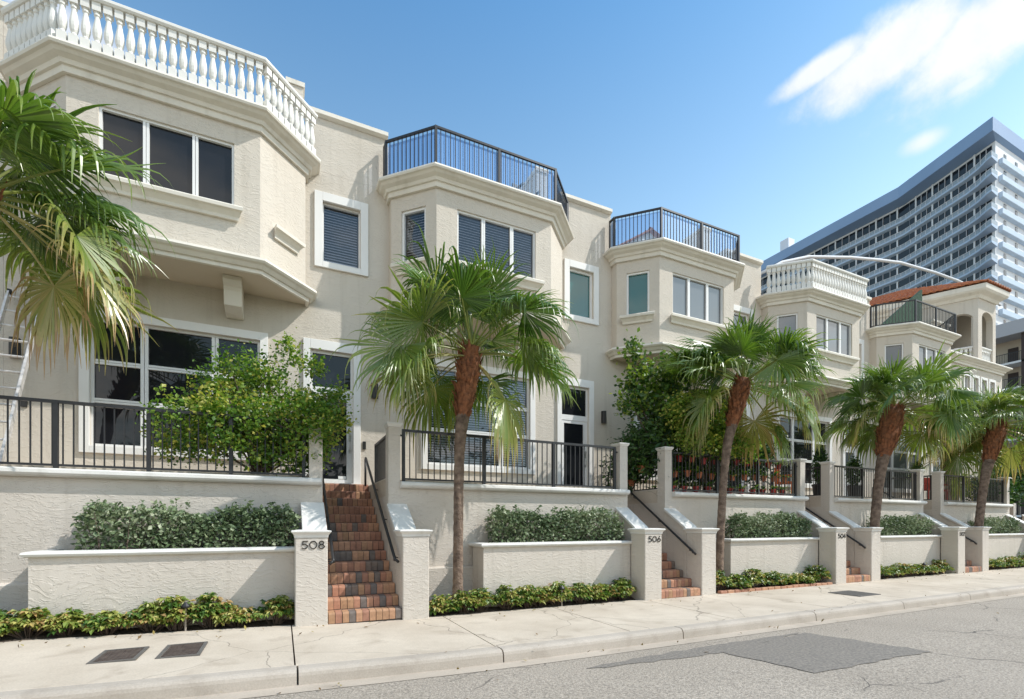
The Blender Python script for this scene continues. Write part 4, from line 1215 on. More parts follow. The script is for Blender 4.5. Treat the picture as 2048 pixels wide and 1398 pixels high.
def fan_leaf(mb, base, az, el, pet, Rl, droop, age, rng, nseg=46, span=138):
    """one costapalmate frond: petiole, pleated fan, split tips that go limp and hang"""
    f = np.array([math.cos(el) * math.cos(az), math.cos(el) * math.sin(az), math.sin(el)])
    s = np.array([-math.sin(az), math.cos(az), 0.0]); n = np.cross(f, s)
    base = np.asarray(base, float)
    pts = []; p = base.copy(); d = f.copy()
    sag = 0.03 + 0.10 * age + rng.uniform(0, 0.05)
    for i in range(6):
        pts.append(tuple(p)); d = d + np.array([0, 0, -sag]); d /= np.linalg.norm(d); p = p + d * pet / 5
    mb.tube(pts, [0.024, 0.019, 0.016, 0.014, 0.012, 0.011], 5, False, tint=0.6 + 0.25 * age)
    H = np.array(pts[-1])
    s2 = np.cross(n, d); s2 = s - d * s.dot(d); s2 /= np.linalg.norm(s2)
    n2 = np.cross(d, s2)
    f2 = d + n2 * rng.uniform(-0.45, 0.15) - np.array([0, 0, 0.2 * age]); f2 /= np.linalg.norm(f2)
    tw = rng.normal() * 0.45
    s2 = s2 * math.cos(tw) + n2 * math.sin(tw); s2 -= f2 * s2.dot(f2); s2 /= np.linalg.norm(s2); n2 = np.cross(f2, s2)
    A = np.radians(span) * (1 - 0.2 * rng.random())
    a = np.linspace(-A, A, nseg) + rng.normal(size=nseg) * 0.02
    cup = rng.uniform(-0.3, 0.6)
    D = np.outer(np.cos(a), f2) + np.outer(np.sin(a), s2) + np.outer(np.abs(np.sin(a)) ** 1.5, n2) * cup
    # the costa curls the middle of the blade downwards
    D += np.outer(np.cos(a / 2) ** 2, -n2) * rng.uniform(0.0, 0.25)
    D /= np.linalg.norm(D, axis=1, keepdims=True)
    Tn = np.outer(-np.sin(a), f2) + np.outer(np.cos(a), s2); Tn -= D * (Tn * D).sum(1, keepdims=True); Tn /= np.linalg.norm(Tn, axis=1, keepdims=True)
    Ls = Rl * (1 - 0.25 * (np.abs(a) / A) ** 2) * (1 + 0.09 * rng.normal(size=nseg)).clip(0.7, 1.3)
    ns = 10; ds = 1.0 / ns
    pos = np.repeat(H[None, :], nseg, 0); dcur = D.copy()
    P = [pos.copy()]
    dr = droop * (1 + 0.45 * rng.normal(size=(nseg, 1))).clip(0.15, 2.2)
    brk = rng.uniform(0.36, 0.60, size=(nseg, 1)) - 0.12 * age
    side = rng.normal(size=(nseg, 3)) * 0.05
    for i in range(ns):
        t = (i + 1) / ns
        pos = pos + dcur * (Ls * ds)[:, None]
        k = np.maximum(0, t - brk) * dr
        dcur = dcur + np.array([0, 0, -1.0]) * k * 1.1 + side * (t > 0.5) + rng.normal(size=(nseg, 3)) * 0.035 * (t > 0.55)
        dcur /= np.linalg.norm(dcur, axis=1, keepdims=True)
        P.append(pos.copy())
    P = np.stack(P, 1)
    tt = np.linspace(0, 1, ns + 1)
    da = 2 * A / nseg * 0.93
    wid = np.where(tt < 0.5, tt * da * 0.55, 0.5 * da * 0.55 * np.clip((1.03 - tt) / 0.53, 0, 1) ** 0.9)
    W = wid[None, :, None] * Ls[:, None, None] * Tn[:, None, :]
    nu = np.cross(D, Tn); lift = (wid * 0.85)[None, :, None] * Ls[:, None, None] * nu[:, None, :]
    V = np.stack([P - W, P + lift, P + W], 2)
    off = mb.n
    mb.v.append(V.reshape(-1, 3)); mb.n += V.shape[0] * V.shape[1] * 3
    segt = age * 0.42 + rng.uniform(0.04, 0.40) + rng.normal(size=nseg) * 0.07
    for j in range(nseg):
        for i in range(ns):
            q = off + (j * (ns + 1) + i) * 3
            mb.f.append((q, q + 1, q + 4, q + 3)); mb.f.append((q + 1, q + 2, q + 5, q + 4))
            c = min(1, max(0, segt[j] + (max(0, i / ns - 0.45)) ** 1.3 * (0.45 + 0.8 * age)))
            mb.t += [c, c]; mb.mi += [0, 0]

def palm(trunk, crown_c, nleaf, Rl, label, seed, pet=0.95, low=-40, boot_r=0.2, r0=0.095, oldbias=0.0, bare=None):
    rng = np.random.default_rng(seed); rr = random.Random(seed)
    e = empty('palm_tree', trunk[0], label, 'palm tree', 'fan palms along the sidewalk')
    T = [Vector(p) for p in trunk]; pts = []; rad = []
    n = 46
    cum = [0]
    for a, b_ in zip(T[:-1], T[1:]): cum.append(cum[-1] + (b_ - a).length)
    def at(t):
        s = t * cum[-1]
        for i in range(len(T) - 1):
            if s <= cum[i + 1] or i == len(T) - 2:
                q = (s - cum[i]) / (cum[i + 1] - cum[i])
                p0 = T[max(i - 1, 0)]; p1 = T[i]; p2 = T[i + 1]; p3 = T[min(i + 2, len(T) - 1)]
                return 0.5 * ((2 * p1) + (p2 - p0) * q + (2 * p0 - 5 * p1 + 4 * p2 - p3) * q * q + (3 * p1 - p0 - 3 * p2 + p3) * q ** 3)
    for i in range(n):
        t = i / (n - 1)
        p = at(t); r = r0 * (1.3 - 0.3 * min(1, t * 6)) * (1.0 + 0.45 * max(0, t - 0.68) / 0.32)
        r *= 1 + 0.035 * (1 if i % 2 else -1) + rr.uniform(-0.02, 0.02)
        pts.append(p); rad.append(r)
    b = MB(); b.tube(pts, rad, 14); b.build('trunk', M['bark'], e, smooth=True)
    cc = Vector(crown_c)
    st = at(0.90); lp = []; lr = []; b = MB()
    def prof(t):
        return r0 * 1.35 + (boot_r - r0 * 1.35) * math.sin(min(1, t * 1.5) * math.pi / 2) - (boot_r * 0.35) * max(0, t - 0.75) / 0.25
    for i in range(12):
        t = i / 11
        lp.append(st.lerp(cc, t)); lr.append(prof(t) * 0.93)
    b.tube(lp, lr, 14)
    for i in range(150):
        t = rr.uniform(0.0, 0.97); az = rr.uniform(0, 2 * math.pi)
        p = st.lerp(cc, t); r = prof(t) * 0.95
        o = Vector((math.cos(az), math.sin(az), 0)); tng = Vector((-o.y, o.x, 0)); hgt = rr.uniform(0.09, 0.2); w = rr.uniform(0.025, 0.055)
        q = p + o * r
        tip = q + o * rr.uniform(0.01, 0.09) + Vector((0, 0, hgt)) + tng * rr.uniform(-.04, .04)
        b.add([tuple(q - tng * w), tuple(q + tng * w), tuple(tip + tng * w * 0.4), tuple(tip - tng * w * 0.4), tuple(q + o * 0.025 + Vector((0, 0, hgt * 0.4)))], [(0, 1, 4), (1, 2, 4), (2, 3, 4), (3, 0, 4)])
    b.build('leaf_base', M['boot'], e)
    cr = MB(); ga = 2.39996
    for i in range(nleaf):
        t = (i + 0.5) / nleaf
        el = R(80 - (80 - low) * t ** 0.8) + rr.gauss(0, 0.2)
        az = i * ga + rr.gauss(0, 0.3) + seed
        dcam = math.atan2(-cc.y, -cc.x); off = (az - dcam + math.pi) % (2 * math.pi) - math.pi
        if t > 0.45 and abs(off) < 0.75: continue            # trimmed away over the pavement
        if bare and t > bare[2] and abs((az - bare[0] + math.pi) % (2 * math.pi) - math.pi) < bare[1]: continue
        age = max(0, min(1, (t - 0.4) / 0.6)) ** 1.5
        age = min(1, age + oldbias * rr.random())
        pl = pet * (0.7 + 0.5 * min(1, t * 2)) * rr.uniform(0.75, 1.2)
        R2 = Rl * (0.75 + 0.25 * min(1, t * 3)) * rr.uniform(0.85, 1.12)
        dr = (0.4 + 3.4 * min(1, t * 1.7)) * rr.uniform(0.5, 1.4)
        fan_leaf(cr, (cc.x, cc.y, cc.z - 0.22 * t), az, el, pl, R2, dr, age, rng)
    for i in range(2):
        az = rr.uniform(0, 6.28); q = cc + Vector((math.cos(az) * 0.4, math.sin(az) * 0.4, Rl * 1.5))
        cr.tube([tuple(cc), tuple(cc.lerp(q, 0.6)), tuple(q)], [0.018, 0.026, 0.003], 5, tint=0.5)
    cr.build('crown', M['palm'], e, tinted=True)
    return e

palm([(2.70, 7.85, 0.12), (2.72, 7.85, 2.3), (2.76, 7.85, 3.1), (2.84, 7.85, 3.6)], (2.95, 7.85, 4.55), 36, 1.06, 'fan palm in front of 506, nearest full palm with the straight slim trunk', 3, low=-10, boot_r=0.2, r0=0.085)
palm([(-3.85, 7.85, 0.12), (-3.8, 7.85, 2.5), (-3.6, 7.8, 4.3)], (-3.08, 7.65, 5.4), 42, 1.05, 'fan palm at the left edge, trunk out of frame, fronds hanging over the ladder', 8, pet=0.85, low=-18, oldbias=0.28, bare=(math.pi, 1.25, 0.4))
palm([(8.85, 7.85, 0.12), (8.97, 7.85, 2.04), (9.13, 7.85, 3.3), (9.4, 7.85, 4.0)], (9.65, 7.85, 4.85), 38, 1.06, 'fan palm second from the nearest, trunk beside the plain pillar of the 506 stairs', 21, low=-14, r0=0.085)
palm([(14.80, 7.85, 0.12), (14.85, 7.85, 1.4), (15.1, 7.85, 2.8), (15.35, 7.85, 3.6)], (15.85, 7.85, 4.85), 42, 1.05, 'fan palm third along the sidewalk, thick red-brown bases, before house 502', 33, low=-8, boot_r=0.3, r0=0.115)
palm([(20.6, 7.85, 0.12), (20.75, 7.85, 1.46), (21.15, 7.85, 3.0), (21.55, 7.85, 3.8)], (22.1, 7.85, 4.95), 44, 1.08, 'fan palm farthest along the sidewalk, leaning right, yellow dead fronds below', 47, low=-25, boot_r=0.27, r0=0.115, oldbias=0.35)

def tree(name, base, blobs, n, size, m, label, cat, stems, twig_r=0.025, tint=(0.1, 0.9), hollow=0.35, seed=1, clump=26, spread=0.11, aspect=0.4):
    rng = np.random.default_rng(seed); rr = random.Random(seed)
    e = empty(name, base, label, cat)
    cent = blob_points(max(1, n // clump), blobs, rng, hollow)
    b = MB(); bx = Vector(base)
    for i in range(stems):
        c = Vector(cent[rng.integers(len(cent))]); ang = rr.uniform(0, 6.28)
        p0 = bx + Vector((math.cos(ang), math.sin(ang), 0)) * rr.uniform(0.0, 0.12)
        m1 = p0.lerp(c, 0.4) + Vector((rr.uniform(-.08, .08), rr.uniform(-.08, .08), 0.12))
        b.tube([p0, m1, c], [twig_r * rr.uniform(0.7, 1.2), twig_r * 0.7, twig_r * 0.2], 6)
        for j in range(3):
            c2 = Vector(cent[rng.integers(len(cent))])
            if (c2 - m1).length < 1.1: b.tube([m1, m1.lerp(c2, 0.55) + Vector((0, 0, 0.05)), c2], [twig_r * 0.45, twig_r * 0.3, twig_r * 0.1], 5)
    b.build('branches', M['twig'], e)
    k = len(cent)
    pts = np.repeat(cent, clump, 0) + rng.normal(size=(k * clump, 3)) * spread
    ct = rng.uniform(tint[0], tint[1], k)
    z = (cent[:, 2] - cent[:, 2].min()) / (np.ptp(cent[:, 2]) + 1e-6)
    tt = np.clip(np.repeat(ct, clump) + rng.normal(size=k * clump) * 0.12, 0, 1)
    mb = MB(); leaf_cloud(mb, pts, size, aspect, tt, 0.5, rng)
    mb.build('foliage', M[m], e, tinted=True)
    return e

tree('leafy_bush', (-0.35, 9.0, 2.30), [(-0.45, 9.1, 3.35, 1.0, 0.5, 0.62, 4), (-1.25, 9.0, 3.05, 0.55, 0.45, 0.5, 2), (0.25, 9.1, 3.3, 0.65, 0.45, 0.55, 2.4), (-0.35, 9.15, 4.0, 0.55, 0.4, 0.42, 1.6), (0.05, 9.15, 4.45, 0.25, 0.25, 0.22, 0.35), (0.75, 9.15, 3.65, 0.38, 0.3, 0.3, 0.8), (0.12, 8.95, 2.75, 0.5, 0.35, 0.38, 1.5), (-0.95, 9.05, 3.75, 0.35, 0.3, 0.22, 0.5), (-0.45, 8.62, 3.1, 0.85, 0.3, 0.45, 2.6), (0.40, 8.48, 3.2, 0.36, 0.26, 0.36, 1.7), (0.62, 8.75, 2.9, 0.2, 0.2, 0.22, 0.35), (0.85, 9.0, 3.3, 0.22, 0.2, 0.2, 0.3), (-1.5, 8.8, 3.25, 0.25, 0.2, 0.16, 0.3), (-0.9, 9.0, 4.1, 0.16, 0.16, 0.12, 0.2), (-1.35, 8.95, 2.72, 0.4, 0.25, 0.25, 0.7), (-0.55, 8.75, 2.68, 0.5, 0.25, 0.26, 1.1), (0.35, 8.7, 2.68, 0.4, 0.22, 0.26, 0.9), (0.45, 9.1, 4.25, 0.2, 0.2, 0.16, 0.25)],
     20000, 0.052, 'bush', 'bright green leafy bush spilling over the railing left of the 508 door', 'bush', 30, 0.022, (0.05, 1.0), 0.3, 5, 24, 0.085)
tree('climbing_tree', (8.9, 9.3, 2.30), [(8.6, 9.4, 4.6, 0.95, 0.55, 0.55, 3), (8.0, 9.4, 5.0, 0.45, 0.4, 0.45, 0.9), (7.8, 9.5, 5.75, 0.12, 0.12, 0.3, 0.22), (9.0, 9.4, 5.4, 0.45, 0.35, 0.3, 0.8), (7.6, 9.3, 4.4, 0.35, 0.3, 0.22, 0.5), (9.6, 9.3, 4.1, 0.8, 0.5, 0.6, 2.2), (8.9, 9.2, 3.9, 0.8, 0.45, 0.45, 2.2), (10.4, 9.3, 3.7, 0.6, 0.45, 0.45, 1.2), (9.3, 8.75, 3.6, 1.0, 0.25, 0.35, 1.6)],
     11000, 0.085, 'vine', 'tangled dark and yellow-green climbing tree on the 504 terrace behind the second palm', 'tree', 26, 0.03, (0.05, 0.95), 0.3, 9, 20, 0.12, 0.42)

tree('leafy_bush', (9.6, 8.95, 2.30), [(9.0, 8.55, 3.75, 0.75, 0.28, 0.5, 2.4), (10.0, 8.55, 3.5, 0.7, 0.25, 0.36, 2), (8.5, 8.6, 4.15, 0.45, 0.25, 0.4, 1.2), (10.8, 8.65, 3.45, 0.4, 0.22, 0.24, 0.7), (9.6, 8.6, 4.2, 0.45, 0.25, 0.3, 0.8)],
     8500, 0.06, 'bush', 'yellow-green leafy vine spilling over the railing hung with flower pots', 'bush', 14, 0.015, (0.3, 1.0), 0.2, 19, 22, 0.09)

def hedge(xa, xb, z1, label, seed, y0=8.05, y1=8.47, z0=1.05, dens=3600, hname='hedge'):
    rng = np.random.default_rng(seed)
    e = empty(hname, ((xa + xb) / 2, (y0 + y1) / 2, z0), label, 'hedge', 'clipped grey-green hedges in the planter boxes')
    n = int((xb - xa) * dens)
    x = rng.uniform(xa, xb, n); y = rng.uniform(y0, y1, n); z = z0 + (z1 - z0) * rng.beta(1.5, 1.0, n)
    top = z1 + 0.05 * np.sin(x * 3.1 + seed) + 0.04 * np.sin(x * 7.7) + 0.03 * rng.normal(size=n) - z1
    endf = np.clip(np.minimum(x - xa, xb - x) / 0.22, 0, 1)
    z = z0 + (z - z0) * (0.72 + 0.28 * np.sqrt(endf)) + top * (z - z0) / (z1 - z0)
    keep = rng.random(n) < np.where((y < y0 + 0.16) | (z > z1 - 0.16), 1.0, 0.45)
    pts = np.stack([x, y - 0.03 * rng.random(n), z], 1)[keep]
    # sprigs standing out of the clipped top
    sp = []
    for i in range(int((xb - xa) * 5)):
        cx, cy = rng.uniform(xa + 0.1, xb - 0.1), rng.uniform(y0, y1); h = rng.uniform(0.03, 0.14)
        for j in range(int(5 + h * 70)): sp.append((cx + rng.normal() * 0.02, cy + rng.normal() * 0.02, z1 + h * j / (5 + h * 70) + 0.02))
    pts = np.concatenate([pts, np.array(sp)])
    t = np.clip(0.5 + 0.22 * np.sin(pts[:, 0] * 2.3 + 1.3 * seed) * np.cos(pts[:, 2] * 6) + rng.normal(size=len(pts)) * 0.2, 0, 1)
    mb = MB(); leaf_cloud(mb, pts, 0.05, 0.38, t, 0.5, rng); mb.build('foliage', M['hedge'], e, tinted=True)
    b = MB()
    for i in range(int((xb - xa) * 9)):
        cx, cy = rng.uniform(xa + .05, xb - .05), rng.uniform(y0 + .05, y1 - .05)
        b.tube([(cx, cy, z0), (cx + rng.normal() * .04, cy + rng.normal() * .04, z0 + 0.3), (cx + rng.normal() * .08, cy + rng.normal() * .06, z1 - 0.05)], [0.009, 0.006, 0.003], 5)
    b.build('stems', M['twig'], e)
hedge(-2.42, 0.22, 1.70, 'long clipped grey-green hedge in the planter left of pillar 508', 2)
hedge(3.45, 6.38, 1.72, 'clipped silvery hedge in the planter left of pillar 506', 3, dens=3600)
hedge(9.65, 12.42, 1.70, 'clipped grey-green hedge in the planter left of pillar 504', 4, dens=3000)
hedge(15.45, 18.4, 1.66, 'clipped hedge in the planter left of pillar 502, palm trunk before it', 6, dens=2400)
hedge(21.5, 24.4, 1.66, 'clipped hedge in the last planter at the right edge', 7, dens=2000)

def border_shrub(x, y, r, h, label, seed, group, yellow=0.5, n=46):
    """low clump of variegated leaflets in whorls on short stems"""
    rng = np.random.default_rng(seed); z0 = gz(x) + 0.02
    e = empty('border_shrub', (x, y, z0), label, 'shrub', group)
    st = MB(); mb = MB()
    for i in range(n):
        a = rng.uniform(0, 6.28); q = math.sqrt(rng.random())
        px, py = x + math.cos(a) * q * r, y + math.sin(a) * q * r * 0.75
        pz = z0 + h * (1 - 0.55 * q * q) * rng.uniform(0.55, 1.05)
        if i % 3 == 0: st.tube([(x + (px - x) * 0.3, y + (py - y) * 0.3, z0 - 0.02), (px, py, pz)], [0.006, 0.004], 5)
        nl = 8; tl = rng.uniform(0.075, 0.125)
        tint = yellow + rng.normal() * 0.22
        for j in range(nl):
            b_ = j * 2 * math.pi / nl + rng.uniform(-.3, .3); dz = rng.uniform(-0.55, 0.25)
            d = Vector((math.cos(b_), math.sin(b_), dz)).normalized(); s = Vector((-d.y, d.x, rng.uniform(-.4, .4))).normalized()
            c = Vector((px, py, pz)); w = tl * 0.24
            p1 = c + d * tl * 0.2; p2 = c + d * tl * 0.65 + Vector((0, 0, 0.008)); p3 = c + d * tl + Vector((0, 0, -0.02))
            t = float(np.clip(tint + rng.normal() * 0.12, 0, 1))
            mb.add([tuple(p1), tuple(p2 - s * w), tuple(p3), tuple(p2 + s * w)], [(0, 1, 2, 3)], t)
    st.build('stems', M['twig'], e); mb.build('leaves', M['border'], e, tinted=True)

rows = [(-4.3, 0.05, 'below the long planter of 508', 0.56, 0.17), (2.2, 6.35, 'between the 508 stairs and pillar 506', 0.5, 0.17), (8.5, 12.42, 'behind the brick edging by pillar 504', 0.45, 0.15), (14.5, 18.4, 'left of pillar 502', 0.5, 0.15), (20.6, 24.6, 'at the right edge beyond the 502 stairs', 0.52, 0.16)]
sd_ = 100
for ri, (xa, xb, where, yl, hh) in enumerate(rows):
    n = max(4, int((xb - xa) / (0.36 if ri < 2 else 0.5)))
    for i in range(n):
        sd_ += 1
        x = xa + (xb - xa) * (i + 0.5) / n + rnd.uniform(-.1, .1)
        border_shrub(x, 7.76 + rnd.uniform(-0.03, 0.03), 0.27 if ri < 2 else 0.33, 0.35 + rnd.uniform(-0.1, 0.11), 'yellow-green variegated shrub in the row ' + where, sd_, 'variegated shrubs ' + where, yl + 0.08, 84 if ri < 3 else 56)

# brick edging before the third bed
for i in range(18):
    x = 8.5 + i * 0.215
    b = MB(); b.bevbox(x, x + 0.2, 7.47, 7.57, gz(x) - 0.03, gz(x) + 0.055 + rnd.uniform(-.006, .006), 0.008, rnd.uniform(0.3, 0.8))
    o = b.build('edging_brick', M['brick'], tinted=True); tag(o, 'red clay brick laid in the edging of the bed left of pillar 504', 'brick', 'bricks edging the bed left of pillar 504')

# dry leaves blown along the pavement and gutter
rg = np.random.default_rng(77); n = 230
x = rg.uniform(-4, 24, n); y = np.where(rg.random(n) < 0.55, 7.55 - np.abs(rg.normal(size=n)) * 0.35, np.where(rg.random(n) < 0.6, 5.1 + rg.normal(size=n) * 0.1, rg.uniform(4.0, 7.4, n)))
z = np.array([gz(a) + (0.006 if 5.44 < b_ else (-0.128 if b_ < 5.2 else 0.006)) for a, b_ in zip(x, y)])
mb = MB(); leaf_cloud(mb, np.stack([x, y, z + 0.008], 1), 0.045, 0.3, (0.0, 1.0), 6.0, rg)
lo = mb.build('leaf_litter', M['litter'], tinted=True); tag(lo, 'dry brown leaves scattered along the sidewalk and gutter', 'leaf litter'); lo['kind'] = 'stuff'

# path lights on stakes
for x, l in ((-1.15, 'small black path light on a pale stake among the shrubs below the 508 planter'), (4.62, 'small dark path light among the shrubs below the 506 planter'), (16.9, 'dark path light on a stake among the shrubs left of pillar 502')):
    e = empty('path_light', (x, 7.62, gz(x)), l, 'path light', 'path lights in the planting beds')
    b = MB(); b.tube([(x, 7.62, gz(x) - 0.05), (x, 7.62, gz(x) + 0.30)], 0.012, 8); b.build('stake', M['wood'], e)
    b = MB(); b.lathe([(0.02, 0.0), (0.05, 0.01), (0.055, 0.03), (0.03, 0.06), (0.012, 0.08)], (x, 7.62, gz(x) + 0.30), 10); b.build('lamp_head', M['blackpot'], e)

# ------------------------------------------------------------------ pots and terrace furniture
def pot_plant(x, y, z, r, h, m, label, group, seed, leafs=22, L=0.22, leafm='vine', tint=(0.2, 0.8), upright=0.6):
    rng = np.random.default_rng(seed)
    e = empty('flower_pot', (x, y, z), label, 'flower pot', group)
    b = MB(); b.lathe([(r * 0.62, 0), (r * 0.9, h * 0.78), (r * 1.05, h * 0.78), (r * 1.08, h), (r * 0.92, h), (r * 0.85, h * 0.9)], (x, y, z), 12); b.build('pot', M[m], e, smooth=False)
    mb = MB()
    for i in range(leafs):
        a = rng.uniform(0, 6.28); el = rng.uniform(0.1, 1.4) * upright + 0.2
        d = np.array([math.cos(a) * math.cos(el), math.sin(a) * math.cos(el), math.sin(el)]); s = np.array([-math.sin(a), math.cos(a), 0])
        l = L * rng.uniform(0.6, 1.2); w = l * 0.12; p = np.array([x, y, z + h * 0.95]); t = float(rng.uniform(*tint)); V = []
        for k in range(4):
            q = k / 3; ww = w * (0.5, 1, 0.8, 0.02)[k]
            V += [tuple(p - s * ww), tuple(p + s * ww)]
            d = d + np.array([0, 0, -0.28]); d /= np.linalg.norm(d); p = p + d * l / 3
        mb.add(V, [(0, 1, 3, 2), (2, 3, 5, 4), (4, 5, 7, 6)], t)
    mb.build('foliage', M[leafm], e, tinted=True)
    return e
sd_ = 400
for i in range(32):                                          # on and against the 504 railing
    sd_ += 1; x = 8.3 + i * 0.13 + rnd.uniform(-.03, .03); row = i % 3
    z = (2.26, 2.62, 2.98)[row] + rnd.uniform(-0.02, 0.02); y = YT + (0.20 if row else 0.17)
    red = row == 2
    pot_plant(x, y, z, 0.082, 0.15, 'redpot' if red or row == 0 else 'terracotta',
              ('red pot hung along the top of the 504 railing', 'terracotta pot hung halfway up the 504 railing', 'red pot standing on the ledge behind the 504 railing')[(2, 1, 0)[row]] if row != 2 else 'red pot hung along the top of the 504 railing',
              ('red pots on the ledge of the 504 terrace', 'terracotta pots hung on the 504 railing', 'red pots along the top of the 504 railing')[row], sd_, 20, 0.26)
for i, (x, z) in enumerate([(7.93, 2.75), (8.0, 2.45), (7.95, 3.05), (7.97, 2.33)]):
    sd_ += 1
    pot_plant(x - 0.05, 9.3 + 0.45 * i, z, 0.09, 0.16, 'terracotta', 'terracotta pot hung on the side railing above the 506 stairs', 'terracotta pots beside the 506 stairs', sd_, 24, 0.3)
tree('leafy_shrub', (8.0, 9.9, 2.3), [(8.05, 9.6, 3.2, 0.35, 0.9, 0.65, 2), (8.0, 10.2, 2.9, 0.3, 0.6, 0.6, 1), (7.95, 9.2, 3.6, 0.3, 0.3, 0.25, 0.5)], 3600, 0.13, 'shrub', 'dark strap-leaved shrub crowding the side of the 506 stairs', 'shrub', 8, 0.015, (0.1, 0.9), 0.2, 14, 12, 0.12, 0.16)
tree('leafy_shrub', (10.3, 9.2, 2.3), [(9.6, 9.2, 2.9, 1.2, 0.3, 0.5, 2), (11.4, 9.2, 3.2, 0.9, 0.35, 0.45, 1.5), (11.9, 9.1, 3.55, 0.4, 0.25, 0.2, 0.5)], 5200, 0.11, 'shrub', 'dark green shrubbery filling the 504 terrace behind the potted railing', 'shrub', 12, 0.015, (0.1, 1.0), 0.2, 15, 12, 0.12, 0.2)

def topiary(x, y, label, seed, h=1.15):
    e = empty('potted_topiary', (x, y, TZ), label, 'potted plant')
    b = MB(); b.lathe([(0.16, 0), (0.2, 0.36), (0.22, 0.36), (0.22, 0.42), (0.18, 0.42), (0.17, 0.38)], (x, y, TZ), 14); b.build('pot', M['blackpot'], e)
    rng = np.random.default_rng(seed); mb = MB()
    leaf_cloud(mb, blob_points(1300, [(x, y, TZ + 0.4 + h * 0.5, 0.22, 0.22, h * 0.52, 1)], rng, 0.4), 0.06, 0.4, (0.1, 0.9), 0.5, rng); mb.build('foliage', M['shrub'], e, tinted=True)
topiary(14.9, 9.4, 'tall dark topiary in a black pot left of the third palm trunk', 51)
topiary(16.5, 9.3, 'short dark topiary in a black pot right of the third palm trunk', 52, 0.9)

def chair(x, y, z, rot, m, label, cat='chair', group=None, s=1.0):
    e = empty('patio_chair', (x, y, z), label, cat, group)
    c, sn = math.cos(rot), math.sin(rot)
    def T_(p): return (x + (p[0] * c - p[1] * sn) * s, y + (p[0] * sn + p[1] * c) * s, z + p[2] * s)
    def bx(x0, x1, y0, y1, z0, z1, name):
        b = MB(); b.box(x0, x1, y0, y1, z0, z1); b.v[-1] = np.array([T_(p) for p in b.v[-1]]); b.build(name, M[m], e)
    bx(-.24, .24, -.24, .24, .40, .45, 'seat'); bx(-.24, .24, .20, .25, .46, .88, 'backrest')
    for i in (-.22, .18):
        for j in (-.23, .19): bx(i, i + .04, j, j + .04, 0, .399, 'leg')
    for i in (-.27, .22): bx(i, i + .05, -.22, .2, .62, .65, 'armrest')
chair(13.6, 9.6, TZ, 0.4, 'orange', 'orange chair at the top of the 504 stairs')
chair(20.9, 9.3, TZ, -0.4, 'redchair', 'red chair behind the last railing, left one')
chair(21.9, 9.4, TZ, 0.3, 'redchair', 'red chair behind the last railing, right one')
chair(5.35, 10.5, ROOFZ, 0.2, 'blackpot', 'dark chair on the roof terrace of 506, seen over the cornice', s=1.0)

# pale-trunked palm and shrubs at the end of the row
palm([(22.4, 9.6, 2.3), (22.7, 9.6, 3.4), (23.0, 9.6, 4.0)], (23.1, 9.6, 4.3), 16, 0.8, 'small drooping palm behind the last railing, yellowing fronds', 61, low=-70, oldbias=0.7, r0=0.07, boot_r=0.12)
b = MB(); 
for x, r in ((23.55, 0.13), (24.05, 0.17), (27.2, 0.12)):
    e = empty('pale_trunk', (x, 9.9, 2.2), {23.55: 'slim pale peeling trunk behind the last railing', 24.05: 'thick pale peeling trunk right of the slim one', 27.2: 'pale trunk standing alone at the far right'}[x], 'tree trunk', 'pale peeling trunks')
    b = MB(); b.tube([(x, 9.9, 2.2), (x + 0.05, 9.9, 3.4), (x - 0.02, 9.9, 4.8), (x + 0.06, 9.9, 6.0)], [r * 1.15, r, r, r * 0.8], 12); b.build('trunk', M['pale_bark'], e, smooth=True)
    mb = MB(); rg = np.random.default_rng(int(x * 10)); leaf_cloud(mb, blob_points(900, [(x, 9.9, 5.6, 0.5, 0.5, 0.5, 1)], rg, 0.2), 0.16, 0.16, (0.3, 0.95), -0.3, rg); mb.build('crown', M['palm'], e, tinted=True)
tree('leafy_shrub', (25.6, 9.2, 2.2), [(25.3, 9.2, 2.9, 1.0, 0.5, 0.6, 2), (27.2, 9.3, 3.2, 1.2, 0.5, 0.9, 2)], 5000, 0.12, 'shrub', 'dark green shrubs massed at the right edge beyond the last railing', 'shrub', 10, 0.02, (0.1, 1.0), 0.2, 71, 14, 0.14, 0.35)
tree('leafy_tree', (29.0, 9.0, 0.0), [(28.6, 8.6, 4.3, 1.2, 0.9, 1.2, 2), (30.0, 8.6, 3.2, 1.4, 0.9, 1.2, 2)], 6000, 0.15, 'bush', 'green tree at the far right edge behind the last palm', 'tree', 12, 0.04, (0.05, 0.7), 0.2, 72, 14, 0.16, 0.3)

# trees on the far side of the street, behind the viewer: what the lower windows mirror
rg = np.random.default_rng(5); mb = MB()
bl = [(x + rg.uniform(-1, 1), -19 + rg.uniform(-1, 1), rg.uniform(3.0, 6.5), rg.uniform(1.6, 3), 1.6, rg.uniform(1.8, 3.6), 1) for x in np.arange(-30, 45, 2.6)]
leaf_cloud(mb, blob_points(9000, bl, rg, 0.3), 0.55, 0.3, (0.0, 0.7), 0.4, rg)
mb.f_n = len(mb.f)
ft = mb.build('far_tree_belt', M['shrub'], tinted=True); tag(ft, 'dark belt of trees across the street, seen only as reflections', 'tree belt'); ft['kind'] = 'stuff'

